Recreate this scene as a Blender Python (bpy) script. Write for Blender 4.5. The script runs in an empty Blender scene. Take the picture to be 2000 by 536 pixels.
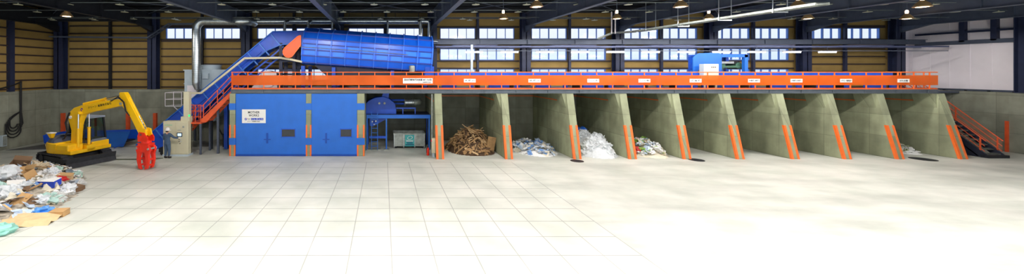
import bpy, math, random
from mathutils import Vector, Matrix
random.seed(7)
C = bpy.context.scene.collection
F = 732.0                                  # focal length in pixels of the 2000 px wide frame
# ---------------------------------------------------------------- camera
cd = bpy.data.cameras.new('camera'); cam = bpy.data.objects.new('camera', cd); C.objects.link(cam)
cam.location = (0, 0, 5.0); cam.rotation_euler = (math.pi/2, 0, 0)
cd.sensor_fit = 'HORIZONTAL'; cd.sensor_width = 36; cd.lens = F/2000*36
cd.shift_x = (1000-749)/2000; cd.shift_y = -(268-138)/2000
cd.clip_end = 300
bpy.context.scene.camera = cam
# ---------------------------------------------------------------- world, exposure
SC = bpy.context.scene
SC.view_settings.view_transform = 'Standard'; SC.view_settings.look = 'None'
SC.view_settings.gamma = 1; SC.view_settings.use_curve_mapping = False
SC.view_settings.exposure = 0.0
W = bpy.data.worlds.new('sky'); SC.world = W; W.use_nodes = True
nt = W.node_tree; bg = nt.nodes['Background']
tc = nt.nodes.new('ShaderNodeTexCoord'); sep = nt.nodes.new('ShaderNodeSeparateXYZ')
rmp = nt.nodes.new('ShaderNodeValToRGB')
nt.links.new(tc.outputs['Generated'], sep.inputs[0]); nt.links.new(sep.outputs['Z'], rmp.inputs[0])
rmp.color_ramp.elements[0].position = 0.0; rmp.color_ramp.elements[0].color = (0.66, 0.8, 1.0, 1)
rmp.color_ramp.elements[1].position = 0.12; rmp.color_ramp.elements[1].color = (0.97, 0.98, 1.0, 1)
nt.links.new(rmp.outputs[0], bg.inputs[0]); bg.inputs[1].default_value = 1.2
LAMP_W = 640.0          # one high bay lamp above the bays
LAMP_ADDED_W = 1100.0   # one lamp of the unseen rows added over the open floor

# ---------------------------------------------------------------- materials
def lin(c):
    return tuple(((v/255)/12.92 if v/255 <= .04045 else ((v/255+.055)/1.055)**2.4) for v in c)
MATS = {}
def mat(name, rgb, rough=.6, metal=0., var=.12, scale=3., bump=0., spec=.5, rgb2=None):
    if name in MATS: return MATS[name]
    m = bpy.data.materials.new(name); m.use_nodes = True; t = m.node_tree; b = t.nodes['Principled BSDF']
    c = lin(rgb); b.inputs['Roughness'].default_value = rough; b.inputs['Metallic'].default_value = metal
    b.inputs['Specular IOR Level'].default_value = spec
    tc = t.nodes.new('ShaderNodeTexCoord'); n = t.nodes.new('ShaderNodeTexNoise'); n.inputs['Scale'].default_value = scale
    n.inputs['Detail'].default_value = 5
    t.links.new(tc.outputs['Object'], n.inputs['Vector'])
    r = t.nodes.new('ShaderNodeValToRGB'); t.links.new(n.outputs['Fac'], r.inputs[0])
    c2 = lin(rgb2) if rgb2 else c
    r.color_ramp.elements[0].position = .3; r.color_ramp.elements[1].position = .7
    r.color_ramp.elements[0].color = (*[v*(1-var) for v in c2], 1); r.color_ramp.elements[1].color = (*[min(1, v*(1+var)) for v in c], 1)
    t.links.new(r.outputs[0], b.inputs['Base Color'])
    if bump:
        bp = t.nodes.new('ShaderNodeBump'); bp.inputs['Strength'].default_value = bump; bp.inputs['Distance'].default_value = .02
        t.links.new(n.outputs['Fac'], bp.inputs['Height']); t.links.new(bp.outputs[0], b.inputs['Normal'])
    MATS[name] = m; return m
def emis(name, rgb, s):
    m = bpy.data.materials.new(name); m.use_nodes = True; b = m.node_tree.nodes['Principled BSDF']
    b.inputs['Base Color'].default_value = (*lin(rgb), 1); b.inputs['Emission Color'].default_value = (*lin(rgb), 1)
    b.inputs['Emission Strength'].default_value = s; MATS[name] = m; return m
def concrete(name, rgb, pw, ph, stain=.5):
    """cast concrete with formwork panel joints (pw x ph metres), tie holes left out, panel tone variation"""
    m = mat(name, rgb, .85, 0, .18, 1.3, .15); t = m.node_tree; b = t.nodes['Principled BSDF']
    tc = t.nodes.new('ShaderNodeTexCoord'); geo = t.nodes.new('ShaderNodeNewGeometry')
    sp = t.nodes.new('ShaderNodeSeparateXYZ'); t.links.new(geo.outputs['Position'], sp.inputs[0])
    add = t.nodes.new('ShaderNodeMath'); add.operation = 'ADD'
    t.links.new(sp.outputs['X'], add.inputs[0]); t.links.new(sp.outputs['Y'], add.inputs[1])
    def M(op, a, b2=None):
        n = t.nodes.new('ShaderNodeMath'); n.operation = op
        for i, v in enumerate((a, b2)):
            if v is None: continue
            if isinstance(v, (int, float)): n.inputs[i].default_value = v
            else: t.links.new(v, n.inputs[i])
        return n.outputs[0]
    u = M('DIVIDE', add.outputs[0], pw); v = M('DIVIDE', sp.outputs['Z'], ph)
    fu, fv = M('FRACT', u), M('FRACT', v)
    ju = M('LESS_THAN', fu, .022/pw); jv = M('LESS_THAN', fv, .022/ph)
    j = M('MAXIMUM', ju, jv)
    cell = t.nodes.new('ShaderNodeCombineXYZ'); t.links.new(M('FLOOR', u), cell.inputs[0]); t.links.new(M('FLOOR', v), cell.inputs[1])
    wn = t.nodes.new('ShaderNodeTexWhiteNoise'); wn.noise_dimensions = '3D'; t.links.new(cell.outputs[0], wn.inputs['Vector'])
    tone = M('ADD', M('MULTIPLY', wn.outputs['Value'], .28), .84)
    st = t.nodes.new('ShaderNodeTexNoise'); mp = t.nodes.new('ShaderNodeMapping'); mp.inputs['Scale'].default_value = (1.6, 1.6, .25)
    t.links.new(geo.outputs['Position'], mp.inputs[0]); t.links.new(mp.outputs[0], st.inputs['Vector']); st.inputs['Scale'].default_value = 1.4; st.inputs['Detail'].default_value = 6
    sf = M('ADD', M('MULTIPLY', st.outputs['Fac'], stain), 1-stain*.5)
    k = M('MULTIPLY', M('MULTIPLY', tone, sf), M('SUBTRACT', 1, M('MULTIPLY', j, .35)))
    vm = t.nodes.new('ShaderNodeVectorMath'); vm.operation = 'SCALE'
    src = b.inputs['Base Color'].links[0].from_socket
    t.links.new(src, vm.inputs[0]); t.links.new(k, vm.inputs['Scale']); t.links.new(vm.outputs[0], b.inputs['Base Color'])
    return m

M_CONC = concrete('cast_concrete', (146, 147, 130), 1.82, 1.15)
M_FIN = concrete('partition_concrete', (150, 154, 124), 1.6, 1.22, .6)
M_YEL = mat('insulation_board', (158, 130, 72), .8, 0, .10, 1.2, .1)
M_GIRT = mat('brown_steel', (58, 44, 40), .6, 0, .15)
M_NAVY = mat('navy_steel', (34, 42, 70), .5, 0, .15)
M_SLATE = mat('slate_steel', (84, 92, 108), .5, .2, .1)
M_DARK = mat('dark_steel', (34, 36, 42), .6, .2, .2)
M_ROOF = mat('dark_roof_deck', (22, 23, 26), .8, 0, .2)
M_WHITE = mat('white_panel', (246, 238, 242), .7, 0, .04, .8)
M_BLUE = mat('blue_paint', (34, 108, 206), .45, 0, .08, 1.5)
M_BLUED = mat('machine_blue', (26, 84, 204), .38, 0, .12, 2.)
M_ORANGE = mat('orange_paint', (255, 116, 44), .5, 0, .1)
M_RUST = mat('orange_red_paint', (226, 90, 44), .5, 0, .15)
M_GALV = mat('galvanised_steel', (200, 206, 206), .3, .85, .15, 6.)
M_GALVM = mat('dull_zinc', (170, 176, 168), .5, .5, .25, 5.)
M_BEIGE = mat('beige_enamel', (212, 206, 176), .5, 0, .04)
M_GREY = mat('light_grey_enamel', (190, 204, 212), .5, 0, .06)
M_YP = mat('excavator_yellow', (255, 196, 12), .38, 0, .06)
M_HOOD = mat('blue_grey_hood', (78, 86, 104), .45, 0, .08)
M_RED = mat('vivid_red_paint', (236, 46, 20), .4, 0, .08)
M_BLACK = mat('black_rubber', (26, 26, 28), .6, 0, .2)
M_TRACK = mat('track_steel', (44, 46, 52), .6, .2, .3, 8.)
M_CHROME = mat('chrome_rod', (225, 228, 232), .15, 1, .02)
M_INK = mat('black_ink', (20, 20, 24), .8, 0, 0)
M_SIGN = mat('sign_white', (238, 236, 230), .6, 0, .02)
M_GLASSD = None
M_LAMPON = emis('lamp_glow', (255, 214, 170), 9)
M_TUBEON = emis('fluorescent_tube', (255, 250, 236), 34)

def glassmat():
    m = bpy.data.materials.new('window_glass'); m.use_nodes = True; t = m.node_tree
    t.nodes.remove(t.nodes['Principled BSDF']); o = t.nodes['Material Output']
    a = t.nodes.new('ShaderNodeBsdfTransparent'); a.inputs[0].default_value = (.95, .97, 1, 1)
    g = t.nodes.new('ShaderNodeBsdfGlossy'); g.inputs['Roughness'].default_value = .1
    x = t.nodes.new('ShaderNodeMixShader'); x.inputs[0].default_value = .05
    t.links.new(a.outputs[0], x.inputs[1]); t.links.new(g.outputs[0], x.inputs[2]); t.links.new(x.outputs[0], o.inputs[0])
    return m
M_GLASS = glassmat()
def tinted():
    m = bpy.data.materials.new('tinted_cab_glass'); m.use_nodes = True; t = m.node_tree; t.nodes.remove(t.nodes['Principled BSDF']); o = t.nodes['Material Output']
    a = t.nodes.new('ShaderNodeBsdfTransparent'); a.inputs[0].default_value = (.5, .66, .6, 1)
    g = t.nodes.new('ShaderNodeBsdfGlossy'); g.inputs['Roughness'].default_value = .05; g.inputs[0].default_value = (.8, .9, .9, 1)
    x = t.nodes.new('ShaderNodeMixShader'); x.inputs[0].default_value = .12
    t.links.new(a.outputs[0], x.inputs[1]); t.links.new(g.outputs[0], x.inputs[2]); t.links.new(x.outputs[0], o.inputs[0]); return m
M_GLASSD = tinted()
def sheetmat():
    m = bpy.data.materials.new('orange_sheet'); m.use_nodes = True; t = m.node_tree; b = t.nodes['Principled BSDF']; o = t.nodes['Material Output']
    b.inputs['Base Color'].default_value = (*lin((255, 124, 28)), 1); b.inputs['Roughness'].default_value = .45
    a = t.nodes.new('ShaderNodeBsdfTransparent'); a.inputs[0].default_value = (1, .72, .45, 1)
    tl = t.nodes.new('ShaderNodeBsdfTranslucent'); tl.inputs[0].default_value = (*lin((255, 130, 44)), 1)
    x0 = t.nodes.new('ShaderNodeMixShader'); x0.inputs[0].default_value = .3
    x = t.nodes.new('ShaderNodeMixShader')
    n = t.nodes.new('ShaderNodeTexNoise'); n.inputs['Scale'].default_value = .45; tc = t.nodes.new('ShaderNodeTexCoord'); t.links.new(tc.outputs['Object'], n.inputs[0])
    mr = t.nodes.new('ShaderNodeMapRange'); mr.inputs[1].default_value = .35; mr.inputs[2].default_value = .65; mr.inputs[3].default_value = .2; mr.inputs[4].default_value = .5
    t.links.new(n.outputs[0], mr.inputs[0]); t.links.new(mr.outputs[0], x.inputs[0])
    t.links.new(b.outputs[0], x0.inputs[1]); t.links.new(tl.outputs[0], x0.inputs[2])
    t.links.new(x0.outputs[0], x.inputs[1]); t.links.new(a.outputs[0], x.inputs[2]); t.links.new(x.outputs[0], o.inputs[0])
    return m
M_SHEET = sheetmat()
def floormat():
    m = mat('floor_concrete', (214, 214, 204), .55, 0, .05, .6, .05, rgb2=(196, 200, 188)); t = m.node_tree; b = t.nodes['Principled BSDF']
    geo = t.nodes.new('ShaderNodeNewGeometry'); sp = t.nodes.new('ShaderNodeSeparateXYZ'); t.links.new(geo.outputs['Position'], sp.inputs[0])
    def M(op, a, b2=None):
        n = t.nodes.new('ShaderNodeMath'); n.operation = op
        for i, v in enumerate((a, b2)):
            if v is None: continue
            if isinstance(v, (int, float)): n.inputs[i].default_value = v
            else: t.links.new(v, n.inputs[i])
        return n.outputs[0]
    T = 1.144
    fx = M('FRACT', M('DIVIDE', M('ADD', sp.outputs['X'], 100*T-.219+.014), T)); fy = M('FRACT', M('DIVIDE', M('ADD', sp.outputs['Y'], 100*T-20.42+.02), T))
    g = M('MAXIMUM', M('LESS_THAN', fx, .028/T), M('LESS_THAN', fy, .042/T))
    inn = M('MULTIPLY', M('LESS_THAN', sp.outputs['X'], 6.98), M('MAXIMUM', M('LESS_THAN', sp.outputs['Y'], 20.46), M('MULTIPLY', M('LESS_THAN', sp.outputs['X'], -12.5), M('LESS_THAN', sp.outputs['Y'], 22.75))))
    edge = M('MULTIPLY', M('LESS_THAN', M('ABSOLUTE', M('SUBTRACT', sp.outputs['X'], 6.98)), .015), M('LESS_THAN', sp.outputs['Y'], 20.46))
    j = M('MAXIMUM', M('MULTIPLY', g, inn), edge)
    # blotches and long drag marks of dirt on the bare slab
    mp = t.nodes.new('ShaderNodeMapping'); mp.inputs['Rotation'].default_value = (0, 0, .5); mp.inputs['Scale'].default_value = (.35, 1.3, 1)
    n2 = t.nodes.new('ShaderNodeTexNoise'); n2.inputs['Scale'].default_value = .5; n2.inputs['Detail'].default_value = 8; n2.inputs['Roughness'].default_value = .62
    t.links.new(geo.outputs['Position'], mp.inputs[0]); t.links.new(mp.outputs[0], n2.inputs[0])
    r2 = t.nodes.new('ShaderNodeMapRange'); r2.inputs[1].default_value = .42; r2.inputs[2].default_value = .7; r2.inputs[3].default_value = 1; r2.inputs[4].default_value = .74
    t.links.new(n2.outputs[0], r2.inputs[0])
    dirt = M('MAXIMUM', r2.outputs[0], M('MULTIPLY', inn, .95))
    k = M('MULTIPLY', dirt, M('SUBTRACT', 1, M('MULTIPLY', j, .42)))
    vm = t.nodes.new('ShaderNodeVectorMath'); vm.operation = 'SCALE'
    src = b.inputs['Base Color'].links[0].from_socket
    t.links.new(src, vm.inputs[0]); t.links.new(k, vm.inputs['Scale']); t.links.new(vm.outputs[0], b.inputs['Base Color'])
    return m
M_FLOOR = floormat()

# ---------------------------------------------------------------- mesh helpers
class MB:
    def __init__(s): s.v = []; s.f = []
    def add(s, vs, fs, m=None):
        o = len(s.v); s.v += [(m @ Vector(p)) if m else Vector(p) for p in vs]; s.f += [tuple(i+o for i in f) for f in fs]; return s
    def box(s, x0, x1, y0, y1, z0, z1, m=None):
        vs = [(x0,y0,z0),(x1,y0,z0),(x1,y1,z0),(x0,y1,z0),(x0,y0,z1),(x1,y0,z1),(x1,y1,z1),(x0,y1,z1)]
        return s.add(vs, [(0,3,2,1),(4,5,6,7),(0,1,5,4),(1,2,6,5),(2,3,7,6),(3,0,4,7)], m)
    def bar(s, a, b, w, h, m=None):           # rectangular bar from a to b; w across, h 'up'
        a, b = Vector(a), Vector(b); d = (b-a); L = d.length; d.normalize()
        up = Vector((0,0,1)) if abs(d.z) < .95 else Vector((0,1,0))
        x = d.cross(up).normalized(); u = x.cross(d)
        vs = [a+x*i*w/2+u*j*h/2 for i, j in ((-1,-1),(1,-1),(1,1),(-1,1))]+[b+x*i*w/2+u*j*h/2 for i, j in ((-1,-1),(1,-1),(1,1),(-1,1))]
        return s.add(vs, [(3,2,1,0),(4,5,6,7),(0,1,5,4),(1,2,6,5),(2,3,7,6),(3,0,4,7)], m)
    def tube(s, pts, r, n=10, m=None, cap=True):
        pts = [Vector(p) for p in pts]; rs = r if isinstance(r, (list, tuple)) else [r]*len(pts)
        vs = []; fs = []; prev = None
        for i, p in enumerate(pts):
            d = (pts[min(i+1, len(pts)-1)]-pts[max(i-1, 0)]).normalized()
            if prev is None:
                up = Vector((0,0,1)) if abs(d.z) < .9 else Vector((1,0,0)); x = d.cross(up).normalized()
            else: x = (prev - d*prev.dot(d)).normalized()
            prev = x; y = d.cross(x)
            vs += [p+(x*math.cos(2*math.pi*k/n)+y*math.sin(2*math.pi*k/n))*rs[i] for k in range(n)]
        for i in range(len(pts)-1):
            for k in range(n): fs.append((i*n+k, i*n+(k+1)%n, (i+1)*n+(k+1)%n, (i+1)*n+k))
        if cap: fs.append(tuple(range(n))[::-1]); fs.append(tuple(range((len(pts)-1)*n, len(pts)*n)))
        return s.add(vs, fs, m)
    def lathe(s, prof, c, n=20, m=None):      # prof: (r, z) pairs about vertical axis at c
        vs = []; fs = []
        for r, z in prof: vs += [(c[0]+r*math.cos(2*math.pi*k/n), c[1]+r*math.sin(2*math.pi*k/n), c[2]+z) for k in range(n)]
        for i in range(len(prof)-1):
            for k in range(n): fs.append((i*n+k, i*n+(k+1)%n, (i+1)*n+(k+1)%n, (i+1)*n+k))
        fs.append(tuple(range(n))[::-1]); fs.append(tuple(range((len(prof)-1)*n, len(prof)*n)))
        return s.add(vs, fs, m)
    def prism(s, poly, a, b, axis='y', m=None):    # polygon in (x,z) extruded along y; axis 'x': polygon (y,z); axis 'z': (x,y)
        n = len(poly)
        mk = {'y': lambda p, t: (p[0], t, p[1]), 'x': lambda p, t: (t, p[0], p[1]), 'z': lambda p, t: (p[0], p[1], t)}[axis]
        vs = [mk(p, a) for p in poly]+[mk(p, b) for p in poly]
        fs = [tuple(range(n)), tuple(range(n, 2*n))[::-1]]+[(i, i+n, (i+1)%n+n, (i+1)%n) for i in range(n)]
        return s.add(vs, fs, m)
    def ball(s, c, r, n=14, k=8, m=None):
        rx, ry, rz = r if isinstance(r, (tuple, list)) else (r, r, r); vs = [(c[0], c[1], c[2]-rz)]; fs = []
        for i in range(1, k):
            t = -math.pi/2+math.pi*i/k
            vs += [(c[0]+rx*math.cos(t)*math.cos(2*math.pi*j/n), c[1]+ry*math.cos(t)*math.sin(2*math.pi*j/n), c[2]+rz*math.sin(t)) for j in range(n)]
        vs.append((c[0], c[1], c[2]+rz)); L = len(vs)-1
        for j in range(n):
            fs.append((0, 1+(j+1)%n, 1+j)); fs.append((L, L-n+j, L-n+(j+1)%n))
            for i in range(k-2): fs.append((1+i*n+j, 1+i*n+(j+1)%n, 1+(i+1)*n+(j+1)%n, 1+(i+1)*n+j))
        return s.add(vs, fs, m)
    def build(s, name, material, parent=None, smooth=False, bevel=0., local=False, tag=None):
        me = bpy.data.meshes.new(name); o = bpy.data.objects.new(name, me); C.objects.link(o)
        org = Vector((0,0,0))
        if parent is not None:
            o.parent = parent
            if not local: org = ORG.get(parent.name, org)
            ORG[o.name] = org
        elif not local:
            xs = [p.x for p in s.v]; ys = [p.y for p in s.v]; zs = [p.z for p in s.v]
            org = Vector(((min(xs)+max(xs))/2, (min(ys)+max(ys))/2, min(zs))); o.location = org; ORG[o.name] = org
        me.from_pydata([tuple(p-org) for p in s.v], [], s.f); me.update()
        import bmesh
        bm = bmesh.new(); bm.from_mesh(me); bmesh.ops.recalc_face_normals(bm, faces=bm.faces); bm.to_mesh(me); bm.free()
        me.materials.append(material)
        if smooth:
            me.polygons.foreach_set('use_smooth', [True]*len(me.polygons))
            try: me.set_sharp_from_angle(angle=math.radians(38))
            except Exception: pass
        if bevel:
            b = o.modifiers.new('bevel', 'BEVEL'); b.width = bevel; b.segments = 2; b.limit_method = 'ANGLE'; b.angle_limit = math.radians(35)
        return o
ORG = {}
def thing(name, loc, label, cat, group=None):
    o = bpy.data.objects.new(name, None); C.objects.link(o); o.location = loc; o.empty_display_size = .1
    ORG[o.name] = Vector(loc); o['label'] = label; o['category'] = cat
    if group: o['group'] = group
    return o
def tag(o, label, cat, group=None, kind=None):
    o['label'] = label; o['category'] = cat
    if group: o['group'] = group
    if kind: o['kind'] = kind
    return o
def struct(o): o['kind'] = 'structure'; return o
def copy_tree(o, loc, rz=0, label=None, group=None, scale=None):
    r = o.copy(); C.objects.link(r); r.location = loc; r.rotation_euler = (0, 0, rz)
    if label: r['label'] = label
    if group: r['group'] = group
    if scale: r.scale = scale
    for ch in list(o.children):
        c = ch.copy(); C.objects.link(c); c.parent = r
        for g in ch.children:
            d = g.copy(); C.objects.link(d); d.parent = c
    return r
def P(px, py, D): return Vector(((px-749)/F*D, D, 5-(py-138)/F*D))    # a measured point of the hall at distance D
def text_mb(s, x0, x1, zc, y, h=None, depth=.004, m=None):
    """lettering standing on the plane y, read from -y, fitted between x0 and x1 (height h)"""
    cu = bpy.data.curves.new('lettering', 'FONT'); cu.body = s; cu.size = 1; cu.resolution_u = 2; cu.offset = .018
    ob = bpy.data.objects.new('lettering', cu); C.objects.link(ob)
    dg = bpy.context.evaluated_depsgraph_get(); me = bpy.data.meshes.new_from_object(ob.evaluated_get(dg))
    vs = [v.co.copy() for v in me.vertices]; fs = [tuple(p.vertices) for p in me.polygons]
    bpy.data.objects.remove(ob); bpy.data.curves.remove(cu); bpy.data.meshes.remove(me)
    mb = MB()
    if not vs: return mb
    ax, bx = min(v.x for v in vs), max(v.x for v in vs); ay, by = min(v.y for v in vs), max(v.y for v in vs)
    sx = (x1-x0)/(bx-ax); sy = sx if h is None else h/(by-ay)
    mb.add([(x0+(v.x-ax)*sx, y, zc+(v.y-(ay+by)/2)*sy) for v in vs], fs, m)
    return mb

# ================================================================ THE HALL
YW = 27.6; ZT = 9.8; XL = -23.9; XR = 38.4; HC = 3.65; YC = 26.9
COLX = [-23.35+6.72*k for k in range(10)]
struct(MB().box(XL-.4, XR+1.2, -3, 28.2, -.3, 0).build('floor', M_FLOOR))
struct(MB().box(XL-.6, XR+1.2, -3, 28.2, ZT, ZT+.25).build('ceiling', M_ROOF))
# low concrete walls
struct(MB().box(XL-.4, XR+.6, YC, YW+.3, 0, HC).build('wall_back_concrete', M_CONC))
struct(MB().box(XL-.4, XL, -3, YC, 0, HC).build('wall_left_concrete', M_CONC))
struct(MB().box(XR, XR+.6, -3, YC, 0, HC).build('wall_right_concrete', M_CONC))
# window openings in the back cladding
ROWS = [(7.32, 8.14), (5.76, 6.62), (4.28, 5.12)]
holes = []
for k in range(9):
    for (a, b) in ((.62, 3.24), (3.48, 6.1)):
        x0, x1 = COLX[k]+a, COLX[k]+b
        if k >= 1: holes.append((x0, x1, *ROWS[0], k))
        if 4 <= k <= 7: holes.append((x0, x1, *ROWS[1], k))
        if 2 <= k <= 7: holes.append((x0, x1, *ROWS[2], k))
def wall_holes(xs0, xs1, z0, z1, hs, y0, y1):
    xs = sorted({xs0, xs1, *[h[0] for h in hs], *[h[1] for h in hs]}); zs = sorted({z0, z1, *[h[2] for h in hs], *[h[3] for h in hs]})
    mb = MB()
    for j in range(len(zs)-1):
        run = None
        for i in range(len(xs)-1):
            cx, cz = (xs[i]+xs[i+1])/2, (zs[j]+zs[j+1])/2
            solid = not any(h[0] < cx < h[1] and h[2] < cz < h[3] for h in hs)
            if solid and run is None: run = xs[i]
            if not solid and run is not None: mb.box(run, xs[i], y0, y1, zs[j], zs[j+1]); run = None
        if run is not None: mb.box(run, xs1, y0, y1, zs[j], zs[j+1])
    return mb
struct(wall_holes(XL-.4, COLX[9]+.3, HC, ZT, holes, YW, YW+.15).build('wall_back', M_YEL))
struct(MB().box(COLX[9]+.3, XR+.6, YW, YW+.15, HC, ZT).build('wall_back_white', M_WHITE))
struct(MB().box(XL-.25, XL-.1, -3, YW, HC, ZT).build('wall_left', M_YEL))
wr = MB().box(XR+.25, XR+.4, -3, YW, HC, ZT)
for i in range(12): wr.box(XR+.235, XR+.26, 27.4-i*.9-.012, 27.4-i*.9+.012, HC, ZT)
struct(wr.build('wall_right', M_WHITE))
M_FR = mat('window_frame', (80, 124, 200), .4, .1, .05)
for n, (x0, x1, z0, z1, k) in enumerate(holes):
    f = MB(); yf0, yf1 = YW-.04, YW+.1
    f.box(x0, x1, yf0, yf1, z0, z0+.05).box(x0, x1, yf0, yf1, z1-.05, z1).box(x0, x0+.05, yf0, yf1, z0, z1).box(x1-.05, x1, yf0, yf1, z0, z1)
    w = x1-x0
    for q, t in ((.25, .022), (.5, .05), (.75, .022)): f.box(x0+w*q-t/2, x0+w*q+t/2, yf0+.01, yf1, z0, z1)
    fo = struct(f.build('window_%d' % (n+1), M_FR))
    g = MB().box(x0+.04, x1-.04, YW+.02, YW+.03, z0+.04, z1-.04).build('pane', M_GLASS, fo)
# sills/lintels: brown girts row by row and bay by bay
for k in range(9):
    x0, x1 = COLX[k]+.3, COLX[k+1]-.3
    hs = [(h[2], h[3]) for h in holes if h[4] == k]
    mb = MB(); z = HC+.1
    while z < ZT-.2:
        if not (4 <= k <= 7 and 4.2 < z < 8.6) and not any(a-.04 < z+.1 and z < b+.04 for a, b in hs):
            mb.box(x0, x1, YW-.1, YW, z, z+.09)
        z += .56
    for a, b in set(hs): mb.box(x0, x1, YW-.12, YW-.01, a-.1, a).box(x0, x1, YW-.12, YW-.01, b, b+.1)
    struct(mb.build('girt', M_GIRT))
    struct(MB().box(COLX[k]+3.28, COLX[k]+3.44, YW-.26, YW-.1, HC, ZT).build('wall_post', M_NAVY if k > 3 else M_DARK))
mb = MB()
for i in range(11): mb.box(XL-.1, XL+.0, -3, YC+.4, HC+.1+i*.56, HC+.19+i*.56)
struct(mb.build('girt', M_GIRT))
for y in (24.0, 19.5, 15.0): struct(MB().box(XL-.1, XL+.15, y-.15, y+.15, HC, ZT).build('wall_post', M_NAVY))
def ibeam_col(x, y, z0, z1, w=.62, d=.5):
    mb = MB().box(x-w/2, x+w/2, y-d/2, y-d/2+.04, z0, z1).box(x-w/2, x+w/2, y+d/2-.04, y+d/2, z0, z1).box(x-.03, x+.03, y-d/2, y+d/2, z0, z1)
    mb.box(x-w/2+.02, x+w/2-.02, y-d/2+.03, y+d/2-.03, z0, z0+.04)
    return mb
for k, x in enumerate(COLX):
    mb = ibeam_col(x, 27.12, HC, ZT); struct(mb.build('column', M_NAVY))
    # rafter: an I-beam running over the hall, with a haunch at the column
    r = MB().box(x-.14, x+.14, -2.8, 27, 8.14, 8.18).box(x-.14, x+.14, -2.8, 27, 9.1, 9.14).box(x-.012, x+.012, -2.8, 27, 8.18, 9.1)
    r.prism([(26.9, 7.75), (26.9, 8.16), (25.3, 8.16)], x-.13, x+.13, 'x')
    for yy in range(1, 27, 3): r.box(x-.13, x+.13, yy, yy+.02, 8.18, 9.1)
    struct(r.build('rafter', M_SLATE if k > 1 else M_DARK))
for yy in (22.4, 17.0):
    struct(ibeam_col(XR+.02, yy, HC, ZT, .5, .62).build('column', M_NAVY))
    struct(ibeam_col(XL+.2, yy-.8, HC, ZT, .5, .62).build('column', M_NAVY))
for yy, zz in ((24.9, 6.9), (23.6, 6.9)): struct(MB().box(XR, XR+.22, yy-.12, yy+.12, 6.9, ZT).build('wall_post', M_NAVY))
struct(MB().box(XR, XR+.25, 22.7, 27.1, 6.75, 7.0).build('wall_beam', M_SLATE))
struct(MB().box(XR+.02, XR+.25, 22.7, 27.1, 7.5, 7.62).build('wall_beam', M_NAVY))
struct(MB().box(XR+.05, XR+.2, 18, 27.1, 3.66, 3.78).build('wall_beam', M_SLATE))
# eaves beam, purlins, long wall beam under the upper windows
struct(MB().box(XL, XR, 26.8, 27.0, 9.15, ZT).build('eaves_beam', M_DARK))
struct(MB().box(XL, COLX[1], 26.6, 26.75, 8.5, ZT).build('eaves_beam', M_DARK))
for i in range(13):
    y = 26-2*i
    mb = MB().box(XL, XR, y-.07, y-.05, 9.16, 9.42).box(XL, XR, y-.07, y+.05, 9.16, 9.18).box(XL, XR, y-.07, y+.05, 9.4, 9.42)
    struct(mb.build('purlin', M_DARK))
wb = MB().box(COLX[4], XR, 26.55, 26.6, 6.86, 7.2).box(COLX[4], XR, 26.45, 26.8, 7.17, 7.2).box(COLX[4], XR, 26.45, 26.8, 6.86, 6.89)
for k in range(4, 10):
    for d in (0, 3.36): wb.box(COLX[k]+d-.06, COLX[k]+d+.06, 26.47, 26.56, 6.87, 7.18)
struct(wb.build('crane_beam', M_SLATE))
# flat wind truss under that beam
tr = MB().bar((COLX[4], 25.3, 6.62), (XR-.3, 25.3, 6.62), .12, .1).bar((COLX[4], 26.6, 6.66), (XR-.3, 26.6, 6.66), .12, .1)
x = COLX[4]; s_ = 0
while x < XR-2:
    tr.bar((x, 25.3 if s_ else 26.6, 6.64), (x+1.68, 26.6 if s_ else 25.3, 6.64), .07, .05); tr.bar((x, 25.3, 6.64), (x, 26.6, 6.64), .06, .05); x += 1.68; s_ = 1-s_
struct(tr.build('wind_truss', mat('pale_blue_steel', (86, 94, 128), .5, .2, .1)))
for k in range(4, 9):   # translucent light panels lying on the truss
    struct(MB().box(COLX[k]+1.2, COLX[k]+4.2, 25.4, 26.5, 6.72, 6.74).build('truss_panel', mat('lilac_panel', (120, 124, 164), .4, 0, .1)))
# diagonal roof bracing rods
for k in range(9):
    x0, x1 = COLX[k], COLX[k+1]
    for (a, b) in (((x0, 26.5), (x1, 20.0)), ((x1, 26.5), (x0, 20.0))):
        struct(MB().tube([(a[0], a[1], 9.02), (b[0], b[1], 9.02)], .02, 6).build('brace_rod', M_SLATE))
# horizontal ledge of the concrete wall, brackets at the foot of the white cladding
lg = MB()
for i in range(9): lg.box(XR+.05, XR+.25, 26.6-i*.95, 26.72-i*.95, HC, HC+.07)
struct(lg.build('cladding_bracket', M_DARK))
# orange guide stripe along the back wall inside the bays
struct(MB().box(3.4, 32.5, YC-.012, YC+.01, 3.15, 3.22).build('wall_stripe', M_ORANGE))
# dark steel plate let into the floor at the left
struct(MB().prism([(-23.6, 23.4), (-20.4, 23.9), (-19.6, 26.2), (-22.6, 26.2)], 0, .012, 'z').build('floor_plate', mat('floor_steel', (110, 110, 112), .6, .3, .2)))
for i, (px, py) in enumerate(((35, 0),)): pass
# concrete pilaster with an orange guard strip on the right wall
struct(MB().box(XR-.12, XR, 21.6, 22.95, 0, HC).build('pilaster', M_CONC))
tag(MB().box(XR-.2, XR-.1, 22.93, 23.05, 0, 1.9).build('guard_strip', M_RUST), 'upright orange guard strip on the right concrete wall beside the far stair', 'guard strip')
for px, l in ((123, 'behind the excavator'), (250, 'left of the grapple arm'), (303, 'right of the grapple')):
    p = P(px, 278, 26.8)
    tag(MB().box(p.x-.11, p.x+.11, 26.72, 26.9, 0, 1.95).build('guard_strip', M_RUST), 'upright orange strip on the back concrete wall '+l, 'guard strip')

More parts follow.
